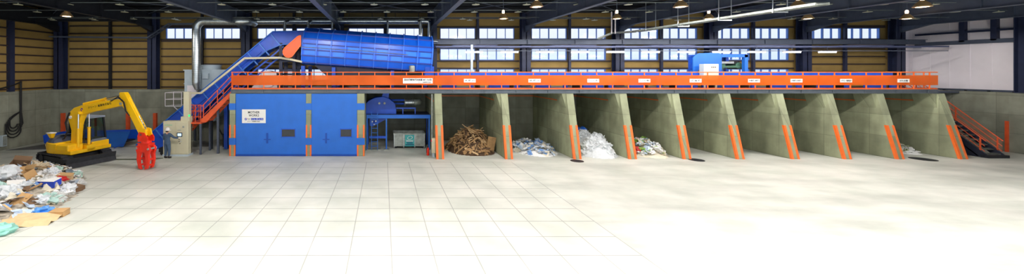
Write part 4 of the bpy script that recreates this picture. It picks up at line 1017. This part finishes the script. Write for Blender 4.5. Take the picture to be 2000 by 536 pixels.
MB().box(cx1-.0, cx1+.12, cy0, cy1, .66, 1.1, MU).build('front_step', M_YP, ex, bevel=.03)
MB().box(.2, .62, .3, .8, 1.0, 1.12, MU).box(.2, .32, .3, .8, 1.1, 1.72, MU).build('seat', M_BLUED, ex, bevel=.03)
MB().tube([MU @ Vector((1.05, -.3, 1.1)), MU @ Vector((1.08, -.32, 2.1)), MU @ Vector((1.0, .2, 2.3))], .02, 6).build('grab_rail', M_BLACK, ex)
# boom, arm and cylinders
by0, by1 = -.46, -.14
boom = [(.32,.95),(.72,.95),(.78,1.7),(.86,2.2),(1.08,2.62),(1.6,2.78),(3.5,3.14),(3.85,3.22),(3.9,3.42),(3.5,3.52),(2.2,3.36),(1.0,3.13),(.55,3.0),(.15,2.7),(.14,2.4),(.36,1.8)]
bo = MB().prism(boom, by0, by1, 'y', MU).build('boom', M_YP, ex, bevel=.025)
arm = [(3.58,3.8),(3.62,3.88),(3.92,3.88),(4.05,3.72),(4.35,3.25),(4.95,2.35),(5.2,1.95),(5.18,1.72),(5.02,1.62),(4.9,1.7),(4.3,2.65),(3.75,3.2),(3.66,3.42)]
MB().prism(arm, by0+.04, by1-.04, 'y', MU).build('arm', M_YP, ex, bevel=.02)
def cyl(a, b, y, r, f0, name='hydraulic_cylinder'):
    A, B = MU @ Vector((a[0], y, a[1])), MU @ Vector((b[0], y, b[1])); Mid = A.lerp(B, f0)
    o_ = MB().tube([A, Mid], r, 14).tube([Mid-(B-A).normalized()*.06, Mid], r*1.2, 14).build(name, M_YP, ex, smooth=True)
    MB().tube([Mid, B], r*.5, 10).build('piston_rod', M_CHROME, o_, smooth=True)
cyl((1.05, 3.2), (3.66, 3.72), -.3, .075, .58)
cyl((1.02, .95), (1.05, 2.75), -.58, .07, .55); cyl((1.02, .95), (1.05, 2.75), -.02, .07, .55)
cyl((4.12, 3.62), (5.18, 2.02), -.3, .065, .6)
MB().box(1.0, 1.16, -.66, .06, 2.7, 2.82, MU).build('pin', M_YP, ex)
for (u, z) in ((3.78, 3.3), (.52, 1.05), (5.08, 1.78)): MB().tube([MU @ Vector((u, by0-.06, z)), MU @ Vector((u, by1+.06, z))], .07, 14).build('pivot_pin', M_GALVM, ex, smooth=True)
MB().prism([(5.0, 1.85), (5.12, 2.1), (5.32, 2.05), (5.4, 1.75), (5.2, 1.65)], by0-.03, by0+.03, 'y', MU).prism([(5.0, 1.85), (5.12, 2.1), (5.32, 2.05), (5.4, 1.75), (5.2, 1.65)], by1-.03, by1+.03, 'y', MU).build('link', M_YP, ex)
# hoses
for k_, off in enumerate((0, .06)):
    MB().tube([MU @ Vector(p) for p in ((3.1+off, by0-.03, 3.42), (3.7, by0-.1, 3.62+off), (4.0+off, by0-.08, 3.4), (4.1+off, by0-.05, 2.95), (4.35, by0-.03, 2.7))], .022, 8).build('hose', M_BLACK, ex, smooth=True)
    MB().tube([MU @ Vector(p) for p in ((.25+off, by0-.02, 2.75), (.05+off, by0-.08, 2.2), (.25+off, by0-.12, 1.75), (.05, by0-.12, 1.35), (-.2, by0-.1, 1.3))], .03, 8).build('hose', M_BLACK, ex, smooth=True)
MB().tube([MU @ Vector((.38, by0-.08, 2.5)), MU @ Vector((.38, by0-.02, 2.5))], .08, 14).build('work_lamp', M_SIGN, ex, smooth=True)
# lettering on the near side of the boom
tl_ = math.atan2(3.14-2.78, 3.5-1.6)
def onboom(s, u0, u1, z, h, m_, up=0):
    mb = text_mb(s, u0, u1, z, 0, h)
    R_ = MU @ Matrix.Translation((u0, by0-.006, z)) @ Matrix.Rotation(-tl_, 4, 'Y') @ Matrix.Translation((-u0, 0, -z))
    out = MB(); out.add([tuple(v) for v in mb.v], mb.f, R_); out.build('lettering', m_, ex)
onboom('クリーン', 1.55, 2.15, 3.03, .12, M_INK); onboom('産業株式会社', 2.22, 3.15, 3.15, .13, M_INK)
dsc = MB(); cu_, cz_ = 1.12, 2.92
for i in range(14):
    a0, a1 = 2*math.pi*i/18, 2*math.pi*(i+1)/18
    dsc.add([(cu_+.09*math.cos(a0), by0-.006, cz_+.09*math.sin(a0)), (cu_+.09*math.cos(a1), by0-.006, cz_+.09*math.sin(a1)), (cu_+.04*math.cos(a1), by0-.006, cz_+.04*math.sin(a1)), (cu_+.04*math.cos(a0), by0-.006, cz_+.04*math.sin(a0))], [(0,1,2,3)], MU)
dsc.build('logo_ring', mat('logo_violet', (90, 40, 160), .6), ex)
# maker's mark and stickers on the tail
def tailpt(phi, z, out=1.012): return MU @ Vector((-.12+1.24*math.cos(phi)*out, 1.1*math.sin(phi)*out, z))
def sticker(p0, p1, z0, z1, m_, name):
    mb = MB(); K = 5
    for i in range(K):
        a0 = p0+(p1-p0)*i/K; a1 = p0+(p1-p0)*(i+1)/K
        mb.add([tailpt(a0, z0), tailpt(a1, z0), tailpt(a1, z1), tailpt(a0, z1)], [(0,1,2,3)])
    mb.build(name, m_, ex)
sticker(math.radians(228), math.radians(244), 1.0, 1.1, M_SIGN, 'sticker'); 
sticker(math.radians(232), math.radians(240), 1.03, 1.07, M_LB, 'sticker')
sticker(math.radians(198), math.radians(210), .82, 1.06, M_DARK, 'rear_vent')
mk = text_mb('KOMATSU', 0, 1, 0, 0, .07); mb = MB()
mb.add([tailpt(math.radians(216)+v.x*math.radians(26), .85+v.z, 1.016) for v in mk.v], mk.f); mb.build('lettering', M_INK, ex)
# red grapple (hangs from the arm end: its own attachment, part of the machine)
GX = 5.2
gr = MB()
for y in (by0-.06, by1): gr.prism([(4.98,1.9),(5.3,1.88),(5.5,1.62),(5.48,1.42),(4.9,1.42),(4.88,1.7)], y, y+.06, 'y', MU)
g_ = gr.build('grapple', M_RED, ex)
MB().tube([MU @ Vector((GX, -.3, 1.34)), MU @ Vector((GX, -.3, 1.46))], .24, 20).build('rotator', M_RED, g_, smooth=True)
MB().prism([(4.84,1.34),(5.56,1.34),(5.52,1.22),(5.4,1.02),(5.38,.88),(5.02,.88),(5.0,1.02),(4.88,1.22)], -.5, -.1, 'y', MU).build('grapple_frame', M_RED, g_, bevel=.02)
for s in (-1, 1):
    for y in (-.52, -.2):
        poly = [(GX+s*.1,1.2),(GX+s*.36,1.22),(GX+s*.44,1.02),(GX+s*.36,.8),(GX+s*.38,.5),(GX+s*.27,.08),(GX+s*.1,.03),(GX+s*.2,.3),(GX+s*.2,.6),(GX+s*.1,.92)]
        MB().prism(poly, y, y+.12, 'y', MU).build('jaw', M_RED, g_, bevel=.012)
    MB().box(GX+s*.3-.04, GX+s*.3+.04, -.5, -.12, .5, .58, MU).box(GX+s*.24-.04, GX+s*.24+.04, -.5, -.12, .2, .28, MU).build('jaw_tie', M_RED, g_)
    MB().tube([MU @ Vector((GX+s*.36, -.56, 1.08)), MU @ Vector((GX+s*.36, -.04, 1.08))], .05, 12).build('jaw_pin', M_GALVM, g_, smooth=True)
MB().tube([MU @ Vector((GX-.36, -.31, 1.0)), MU @ Vector((GX+.36, -.31, 1.0))], .05, 12).build('jaw_cylinder', M_RED, g_, smooth=True)

# ================================================================ WORKER
def skin(name, nodes, edges, material, parent, sub=2):
    me = bpy.data.meshes.new(name); o = bpy.data.objects.new(name, me); C.objects.link(o); o.parent = parent
    keys = list(nodes); me.from_pydata([nodes[k][0] for k in keys], [(keys.index(a), keys.index(b)) for a, b in edges], [])
    o.modifiers.new('skin', 'SKIN'); me.materials.append(material)
    sv = me.skin_vertices[0].data if me.skin_vertices else None
    for i, k in enumerate(keys):
        r = nodes[k][1]; sv[i].radius = r if isinstance(r, tuple) else (r, r); sv[i].use_root = (i == 0)
    o.modifiers['skin'].use_smooth_shade = True
    s = o.modifiers.new('sub', 'SUBSURF'); s.levels = sub; s.render_levels = sub
    return o
M_SKIN = mat('skin', (214, 164, 132), .5, 0, .03); M_CLOTH = mat('navy_coverall', (70, 92, 118), .85, 0, .12, 9.)
wk = thing('person', (-12.3, 21.3, 0), 'person in blue-grey coveralls and white helmet pressing a button on the beige cabinet', 'person')
wk.rotation_euler = (0, 0, math.radians(-12))
J = {'pelvis': ((0,0,.92), (.15,.11)), 'waist': ((0,.01,1.06), (.13,.095)), 'chest': ((0,.03,1.25), (.16,.11)), 'collar': ((0,.03,1.38), (.11,.075)), 'neck': ((0,.045,1.46), .05), 'chin': ((0,.07,1.52), (.062,.065)), 'skull': ((0,.065,1.61), (.078,.092)), 'crown': ((0,.06,1.67), (.055,.065)),
 'hipL': ((-.09,0,.86), .09), 'kneeL': ((-.10,.03,.49), .06), 'ankleL': ((-.10,-.03,.09), .04), 'toeL': ((-.12,.13,.045), (.04,.03)),
 'hipR': ((.09,0,.86), .09), 'kneeR': ((.1,.05,.49), .06), 'ankleR': ((.11,.0,.09), .04), 'toeR': ((.13,.16,.045), (.04,.03)),
 'shL': ((-.18,.02,1.36), .055), 'elL': ((-.24,.03,1.09), .042), 'wrL': ((-.2,.2,.93), .028), 'palmL': ((-.18,.27,.9), (.035,.02)),
 'shR': ((.18,.03,1.36), .055), 'elR': ((.32,.16,1.17), .042), 'wrR': ((.42,.37,1.11), .028), 'palmR': ((.45,.44,1.11), (.035,.02))}
E = [('pelvis','waist'),('waist','chest'),('chest','collar'),('collar','neck'),('neck','chin'),('chin','skull'),('skull','crown'),('pelvis','hipL'),('hipL','kneeL'),('kneeL','ankleL'),('ankleL','toeL'),('pelvis','hipR'),('hipR','kneeR'),('kneeR','ankleR'),('ankleR','toeR'),
 ('collar','shL'),('shL','elL'),('elL','wrL'),('wrL','palmL'),('collar','shR'),('shR','elR'),('elR','wrR'),('wrR','palmR')]
Fn = dict(J); Fe = list(E)
def fingers(side, base, fwd, lat, dn, fr_):
    b0 = Vector(base); f_ = Vector(fwd).normalized(); l_ = Vector(lat).normalized(); d_ = Vector(dn).normalized()
    ns = {}; es = []
    for i, ln in enumerate((.070, .078, .072, .056)):
        p = b0+f_*.02+l_*(-.028+.019*i); q = p+f_*ln*.55; r = q+f_*ln*.4+d_*ln*(.25 if not (i == 0 and side == 'R') else .03)
        for j, (c_, rr) in enumerate(((p, .0095), (q, .009), (r, .0075))): ns['%sf%d%d' % (side, i, j)] = (tuple(c_), rr*fr_)
        es += [('palm'+side, '%sf%d0' % (side, i)), ('%sf%d0' % (side, i), '%sf%d1' % (side, i)), ('%sf%d1' % (side, i), '%sf%d2' % (side, i))]
    p = b0-f_*.025-l_*.04; q = p+f_*.035-l_*.015+d_*.01
    ns['%st0' % side] = (tuple(p), .011*fr_); ns['%st1' % side] = (tuple(q), .009*fr_); es += [('palm'+side, side+'t0'), (side+'t0', side+'t1')]
    return ns, es
for sd, base, fw, la in (('R', J['palmR'][0], (.35,.93,.05), (.9,-.35,0)), ('L', J['palmL'][0], (.15,.9,-.35), (-1,.1,0))):
    ns, es = fingers(sd, base, fw, la, (0,0,-1), 1.); Fn.update(ns); Fe += es
skin('body', Fn, Fe, M_SKIN, wk)
cl = {}
for k, (p, r) in J.items():
    if k in ('neck', 'chin', 'skull', 'crown', 'toeL', 'toeR', 'palmL', 'palmR'): continue
    add = .03 if k in ('kneeL','kneeR','hipL','hipR') else .024
    cl[k] = (p, (r[0]+add, r[1]+add) if isinstance(r, tuple) else r+add)
cl['ankleL'] = ((-.10,-.02,.12), .062); cl['ankleR'] = ((.11,.01,.12), .062)
cl['nk'] = ((0,.04,1.43), .058)
ce = [e for e in E if e[0] in cl and e[1] in cl]+[('collar', 'nk')]
skin('coverall', cl, ce, M_CLOTH, wk)
for sd in 'LR':
    a_, b_ = J['wr'+sd][0], J['palm'+sd][0]; gl = {'wr'+sd: (a_, .036), 'palm'+sd: (b_, (.043,.027))}; ge = [('wr'+sd, 'palm'+sd)]
    ns, es = fingers(sd, b_, (.35,.93,.05) if sd == 'R' else (.15,.9,-.35), (.9,-.35,0) if sd == 'R' else (-1,.1,0), (0,0,-1), 1.25); gl.update(ns); ge += es
    skin('glove', gl, ge, M_SIGN, wk)
    an, to = J['ankle'+sd][0], J['toe'+sd][0]
    skin('boot', {'a': ((an[0], an[1]-.01, .16), .06), 'h': ((an[0], an[1]-.02, .06), (.066,.06)), 't': ((to[0], to[1]+.01, .05), (.062,.05))}, [('a','h'),('h','t')], M_BLACK, wk)
MB().lathe([(.0, .235), (.03, .232), (.075, .21), (.108, .165), (.122, .11), (.125, .075), (.14, .07), (.14, .06), (.12, .055), (0, .06)], (0, .05, 1.52), 24).build('helmet', M_SIGN, wk, smooth=True, local=True)
MB().box(-.09, .09, .12, .23, 1.575, 1.59).build('helmet_peak', M_SIGN, wk, local=True, bevel=.006)
MB().box(-.075, .075, -.04, .03, 1.5, 1.6).build('hair', M_BLACK, wk, local=True, bevel=.02)
# nose, ears and mouth are part of the head mesh
fc = MB().ball((0,.165,1.575), (.012,.018,.02), 8, 6).ball((-.082,.06,1.575), (.01,.02,.028), 8, 6).ball((.082,.06,1.575), (.01,.02,.028), 8, 6)
fc.build('ears_and_nose', M_SKIN, wk, smooth=True, local=True)
MB().ball((-.028,.152,1.6), (.01,.006,.006), 8, 5).ball((.028,.152,1.6), (.01,.006,.006), 8, 5).build('eyes', M_INK, wk, smooth=True, local=True)
MB().ball((0,.148,1.535), (.022,.006,.005), 10, 5).build('mouth', mat('lip', (170, 96, 84), .6), wk, smooth=True, local=True)

# ================================================================ HEAPS
def heap_h(x, y, c, rx, ry, h, rot=0, seed=0):
    dx, dy = x-c[0], y-c[1]; ca, sa = math.cos(rot), math.sin(rot); u, v = (dx*ca+dy*sa)/rx, (-dx*sa+dy*ca)/ry
    r2 = u*u+v*v
    if r2 >= 1: return 0
    return h*(1-r2)**1.15*(1+.35*noise.noise(Vector((x*1.3, y*1.3, seed))))
def mound(name, c, rx, ry, h, m_, label, cat, rot=0, seed=0, k=.8, N_=34, clip=None):
    vs = []; fs = []; R_ = max(rx, ry)*1.02
    for j in range(N_+1):
        for i in range(N_+1):
            x, y = c[0]-R_+2*R_*i/N_, c[1]-R_+2*R_*j/N_; hh = heap_h(x, y, c, rx, ry, h, rot, seed)
            vs.append((x, y, hh*k+(.05*noise.noise(Vector((x*6, y*6, seed))) if hh > .04 else -.0)))
    for j in range(N_):
        for i in range(N_):
            q = (j*(N_+1)+i, j*(N_+1)+i+1, (j+1)*(N_+1)+i+1, (j+1)*(N_+1)+i)
            if any(vs[k_][2] > .005 for k_ in q) and (clip is None or all(clip[0] <= vs[k_][0] <= clip[1] for k_ in q)): fs.append(q)
    o = MB().add(vs, fs).build(name, m_, smooth=False)
    tag(o, label, cat, kind='stuff'); return o
def reset_origin(o): pass
def proto_mesh(fn, mats, name):
    """bake variant meshes centred on the origin"""
    out = []
    for m_ in mats:
        mb = fn(); o = mb.build(name, m_, local=True); out.append(o.data); bpy.data.objects.remove(o)
    return out
def scatter(name, meshes, spots, label, cat, group):
    for (x, y, z, rx, ry, rz, s) in spots:
        o = bpy.data.objects.new(name, random.choice(meshes)); C.objects.link(o)
        o.location = (x, y, z); o.rotation_euler = (Matrix.Rotation(ry, 3, 'Y') @ Matrix.Rotation(rx, 3, 'X') @ Matrix.Rotation(rz, 3, 'Z')).to_euler(); o.scale = (s, s, s); tag(o, label, cat, group)
def sheet(w, d, curl=.05):
    vs = []; fs = []; n = 5; s = random.random()*9
    for j in range(n):
        for i in range(n):
            x, y = w*(i/(n-1)-.5), d*(j/(n-1)-.5); vs.append((x, y, .02+curl*2*noise.noise(Vector((x*4/w+s, y*4/d, s)))))
    for j in range(n-1):
        for i in range(n-1): fs.append((j*n+i, j*n+i+1, (j+1)*n+i+1, (j+1)*n+i))
    k = len(vs); vs += [(x, y, z-.004) for x, y, z in vs]; fs += [tuple(q+k for q in f)[::-1] for f in list(fs)]
    return MB().add(vs, fs)
def crumple(r, amp=.45, f=2.6, n=20, k=13, flat=.7):
    mb = MB().ball((0,0,0), 1, n, k); s = random.random()*50
    for i, v in enumerate(mb.v):
        d = v.normalized(); q = 1+amp*noise.noise(d*f+Vector((s,s,s)))+amp*.6*noise.noise(d*f*3+Vector((s,0,s))); mb.v[i] = Vector((d.x*q*r, d.y*q*r, d.z*q*r*flat))
    return mb
def board(l, w, t): return MB().box(-l/2, l/2, -w/2, w/2, -t/2, t/2)
def spots(n, c, rx, ry, h, rot, seed, tilt, smin, smax, clip=None, lift=.02, fill=.95):
    out = []; tries = 0
    while len(out) < n and tries < n*30:
        tries += 1; a = random.random()*2*math.pi; q = math.sqrt(random.random())*fill
        u, v = q*rx*math.cos(a), q*ry*math.sin(a); ca, sa = math.cos(rot), math.sin(rot)
        x, y = c[0]+u*ca-v*sa, c[1]+u*sa+v*ca
        if clip and not (clip[0] < x < clip[1] and clip[2] < y < clip[3]): continue
        hh = heap_h(x, y, c, rx, ry, h, rot, seed); e = .08
        gx = (heap_h(x+e, y, c, rx, ry, h, rot, seed)-heap_h(x-e, y, c, rx, ry, h, rot, seed))/(2*e); gy = (heap_h(x, y+e, c, rx, ry, h, rot, seed)-heap_h(x, y-e, c, rx, ry, h, rot, seed))/(2*e)
        out.append((x, y, hh*.9+lift, math.atan(gy)*.8+random.gauss(0, tilt), -math.atan(gx)*.8+random.gauss(0, tilt), random.random()*6.28, random.uniform(smin, smax)))
    return out
PAPERS = [mat('paper_white', (238, 238, 236), .8, 0, .03), mat('paper_cream', (226, 218, 196), .8), mat('paper_blue', (120, 160, 214), .7), mat('paper_pale_blue', (196, 212, 230), .7)]
# timber heap, first bay
WOODS = [mat('old_wood', (170, 134, 90), .8, 0, .25, 8), mat('dark_wood', (88, 66, 46), .85, 0, .25, 8), mat('pale_wood', (206, 174, 128), .8, 0, .2, 8)]
hc = ((5.5, 23.8), 1.5, 1.9, 1.45); cl_ = (3.6, 6.75, 22.0, 26.4)
mound('wood_debris', hc[0], hc[1], hc[2], hc[3], WOODS[1], 'low core of brown wood splinters under the loose timber in the first bay', 'wood debris', seed=3, k=.8, clip=(3.45, 6.84))
for l_, w_ in ((1.1, .06), (.8, .09), (1.3, .05), (.55, .15)):
    ms = proto_mesh(lambda: board(l_, w_, .035), WOODS+[WOODS[0]], 'timber_plank')
    scatter('timber_plank', ms, spots(68, hc[0], hc[1], hc[2], hc[3], 0, 3, .16, .6, 1.1, (3.9, 6.4, 22.0, 26)), 'loose brown plank lying in the timber heap of the first concrete bay', 'plank', 'planks of the timber heap')
o = MB().box(-.28, .28, -.02, .02, 0, 1.0).build('wooden_board', WOODS[0], local=True); o.location = (6.38, 22.6, .0); o.rotation_euler = (0, .22, .35)
tag(o, 'broad brown board leaning on the second slanted partition by the timber heap', 'board')
# flat paper heap, second bay
hp = ((9.35, 23.7), 1.35, 2.0, .55); cp = (7.6, 10.4, 21.9, 26.4)
mound('paper_scraps', hp[0], hp[1], hp[2], hp[3], PAPERS[0], 'flat bed of small white scraps under the paper sheets in the second bay', 'paper scraps', seed=5, k=.55, clip=(7.35, 10.66))
for w_, d_ in ((.42, .3), (.3, .22), (.55, .4)):
    ms = proto_mesh(lambda: sheet(w_, d_, .06), [PAPERS[0], PAPERS[0], PAPERS[0], PAPERS[1], PAPERS[3], PAPERS[2]], 'paper_sheet')
    scatter('paper_sheet', ms, spots(44, *hp, 0, 5, .35, .7, 1.1, cp, .03), 'crumpled sheet of waste paper in the flat heap of the second bay', 'paper sheet', 'sheets of the flat paper heap')
# plastic film heap, third bay
M_FILM = mat('white_film', (214, 218, 220), .45, 0, .1, 6, .6); M_BBAG = mat('blue_bag', (40, 110, 214), .3, 0, .08, 5, .2)
hb = ((12.65, 23.2), 1.35, 2.0, 1.25); cb = (11.3, 13.3, 21.5, 26.2)
mound('plastic_film', hb[0], hb[1], hb[2], hb[3], M_FILM, 'soft mass of white plastic film underneath the bags in the third bay', 'plastic film', seed=8, k=.75, clip=(11.2, 13.8))
ms = proto_mesh(lambda: crumple(.36, .5), [M_FILM]*4, 'plastic_bag')
scatter('plastic_bag', ms, spots(36, hb[0], 1.15, 1.7, 1.2, 0, 8, .3, .6, 1.15, (11.65, 13.25, 21.6, 25.8), .0), 'crumpled white plastic bag in the film heap of the third bay', 'plastic bag', 'white bags of the film heap')
for (x, y, z, l) in ((12.75, 24.1, 1.12, 'bright blue plastic bag on top of the white film heap'), (12.3, 24.6, .85, 'blue plastic bag at the left back of the white film heap'), (11.9, 23.2, .55, 'blue plastic bag low at the left side of the white film heap')):
    o = crumple(.34).build('plastic_bag', M_BBAG, local=True, smooth=True); o.location = (x, y, z); tag(o, l, 'plastic bag')
# mixed paper heap, fourth bay
hm = ((15.75, 23.3), 1.15, 2.0, .85); cm_ = (14.5, 16.62, 21.7, 26.2)
mound('paper_scraps', hm[0], hm[1], hm[2], hm[3], PAPERS[1], 'bed of mixed small scraps under the packaging in the fourth bay', 'paper scraps', seed=11, k=.55, clip=(14.3, 16.85))
MIX = [PAPERS[0], PAPERS[0], PAPERS[1], mat('paper_red', (200, 60, 60), .7), mat('paper_green', (150, 190, 90), .7), PAPERS[3]]
for w_, d_ in ((.4, .3), (.26, .2)):
    ms = proto_mesh(lambda: sheet(w_, d_, .08), MIX, 'packaging_sheet')
    scatter('packaging_sheet', ms, spots(70, hm[0], hm[1], hm[2], hm[3], 0, 11, .35, .7, 1.2, cm_, .05), 'coloured scrap of paper packaging in the mixed heap of the fourth bay', 'packaging scrap', 'scraps of the mixed paper heap')
# small heap in the last bay
hl = ((31.75, 23.2), .7, 1.0, .42)
mound('paper_scraps', hl[0], hl[1], hl[2], hl[3], PAPERS[0], 'small low bed of white scraps in the last bay at the right', 'paper scraps', seed=13, k=.7)
ms = proto_mesh(lambda: sheet(.34, .24, .08), [PAPERS[0], PAPERS[0], mat('paper_olive', (176, 184, 150), .7)], 'paper_sheet')
scatter('paper_sheet', ms, spots(26, *hl, 0, 13, .5, .7, 1.1, (30.9, 32.35, 22, 24.6), .03), 'white scrap of paper in the small heap of the last bay', 'paper sheet', 'sheets of the small heap')
# mixed waste heap at the left foreground
rt = math.atan2(-.78, .62); HW = ((-15.35, 15.5), 4.9, 2.25, .78)
M_DEB = mat('grey_debris', (186, 176, 158), .9, 0, .3, 7, .5, rgb2=(140, 132, 118))
mound('waste_debris', HW[0], HW[1], HW[2], HW[3], M_DEB, 'pale fine rubble and torn scraps forming the bed of the left waste heap', 'waste debris', rot=rt, seed=17, k=.85, N_=60)
CARD = [mat('cardboard', (196, 156, 104), .85, 0, .1), mat('cardboard_pale', (216, 186, 140), .85), mat('cardboard_dark', (120, 92, 66), .85)]
ms = proto_mesh(lambda: sheet(.55, .38, .08), [PAPERS[0], PAPERS[0], PAPERS[1], PAPERS[3], mat('grey_paper', (176, 172, 164), .8)], 'waste_sheet')
ms += proto_mesh(lambda: sheet(.34, .26, .07), [PAPERS[0], PAPERS[1], PAPERS[2]], 'waste_sheet')
ctop = lambda: spots(1, HW[0], HW[1], HW[2], HW[3], rt, 17, .3, .8, 1.1)[0]
scatter('waste_sheet', ms, spots(200, *HW, rt, 17, .35, .6, 1.25, None, .04), 'torn pale sheet in the mixed waste heap at the left', 'waste sheet', 'sheets of the left waste heap')
ms = proto_mesh(lambda: sheet(.6, .42, .05), CARD, 'cardboard_piece')
scatter('cardboard_piece', ms, spots(34, *HW, rt, 17, .3, .6, 1.2, None, .05), 'flattened brown cardboard piece in the mixed waste heap at the left', 'cardboard', 'cardboard of the left waste heap')
ms = proto_mesh(lambda: crumple(.24, .6), [M_FILM, mat('clear_teal_film', (176, 206, 196), .3), mat('grey_film', (200, 200, 196), .35), mat('beige_film', (206, 190, 160), .5)], 'film_bundle')
scatter('film_bundle', ms, spots(46, *HW, rt, 17, .4, .6, 1.5, None, .02), 'crumpled pale film bundle in the mixed waste heap at the left', 'film bundle', 'film bundles of the left waste heap')
ms = proto_mesh(lambda: board(.9, .08, .03), [WOODS[2], WOODS[0]], 'wood_stick')
scatter('wood_stick', ms, spots(22, *HW, rt, 17, .35, .7, 1.1, None, .09), 'short pale wood stick in the mixed waste heap at the left', 'stick', 'sticks of the left waste heap')
def open_box(name, l, w, h, px, py, m_, label, rz, tilt=(0, 0), lid=None):
    D_ = F*4.55/(py-138); x = (px-749)/F*D_; z = heap_h(x, D_, *HW, rt, 17)*.9
    t = thing(name, (x, D_, z), label, 'box'); t.rotation_euler = (tilt[0], tilt[1], rz)
    b = MB().box(-l/2,l/2,-w/2,-w/2+.01,0,h).box(-l/2,l/2,w/2-.01,w/2,0,h).box(-l/2,-l/2+.01,-w/2,w/2,0,h).box(l/2-.01,l/2,-w/2,w/2,0,h).box(-l/2,l/2,-w/2,w/2,0,.01)
    b.build('walls', m_, t, local=True)
    if lid: MB().box(-l/2-.01, l/2+.01, -w/2-.01, w/2+.01, h, h+.015).build('lid', lid, t, local=True)
    else:
        for s in (-1, 1):
            MB().box(-l/2, l/2, 0, w*.45, -.004, .004, Matrix.Translation((0, s*w/2, h)) @ Matrix.Rotation(math.radians(35 if s > 0 else 150), 4, 'X')).build('flap', m_, t, local=True)
open_box('cardboard_box', .6, .45, .32, 37, 344, CARD[2], 'dark open cardboard box at the back left of the waste heap', .5, (.3, .2))
open_box('cardboard_box', .62, .42, .34, 54, 356, CARD[0], 'brown open cardboard box just below the dark open box', -.3, (.35, -.15))
open_box('blue_box', .62, .42, .26, 96, 362, M_LB, 'deep blue box with a white lid on the waste heap', .1, (.1, .05), M_SIGN)
open_box('cardboard_box', .5, .36, .26, 126, 344, CARD[1], 'tan closed cardboard box on the far right of the waste heap near the blade', .4, (.1, .15), CARD[0])
open_box('cardboard_box', .46, .34, .18, 116, 396, CARD[0], 'orange-brown cardboard box at the right foot of the waste heap', .1, (.05, .0), CARD[0])
open_box('cardboard_box', .5, .4, .14, 148, 352, CARD[2], 'dark brown flattened box at the right tip of the waste heap', -.2, (.2, .1), CARD[2])
open_box('styrofoam_box', .5, .36, .22, 30, 372, M_SIGN, 'white foam box in the middle left of the waste heap', .7, (.2, .1), M_SIGN)
def lump(name, px, py, r, m_, label, cat, flat=.6):
    D_ = F*4.5/(py-138); x = (px-749)/F*D_; z = heap_h(x, D_, *HW, rt, 17)*.9+r*flat*.6
    o = crumple(r, .5, flat=flat).build(name, m_, local=True, smooth=True); o.location = (x, D_, z); tag(o, label, cat)
lump('plastic_bag', 112, 348, .3, mat('red_bag', (200, 30, 40), .4), 'bright red plastic bag on the waste heap beside the blue box', 'plastic bag', .5)
lump('plastic_bag', 8, 362, .45, M_FILM, 'large white bag at the left picture edge on the waste heap', 'plastic bag')
lump('plastic_bag', 84, 392, .3, mat('sky_blue_bag', (36, 120, 216), .35, rgb2=(120, 180, 230)), 'sky blue printed bag low on the front of the waste heap', 'plastic bag', .55)
lump('plastic_bag', 132, 356, .3, M_FILM, 'white bag behind the right shoulder of the waste heap', 'plastic bag', .6)
lump('plastic_bag', 75, 330, .22, mat('cyan_bag', (80, 150, 210), .4), 'small light blue bag at the back crest of the waste heap', 'plastic bag', .5)
lump('plastic_bag', 6, 425, .3, mat('teal_bag', (150, 210, 196), .4), 'pale teal bag at the lower left picture edge', 'plastic bag', .6)
D_ = F*4.6/(412-138); o = sheet(1.5, .8, .06).build('cardboard_sheet', CARD[1], local=True); x = (57-749)/F*D_; o.location = (x, D_, heap_h(x, D_, *HW, rt, 17)*.9+.08); o.rotation_euler = (.2, .05, .2)
tag(o, 'large tan cardboard sheet lying across the front of the waste heap', 'cardboard')
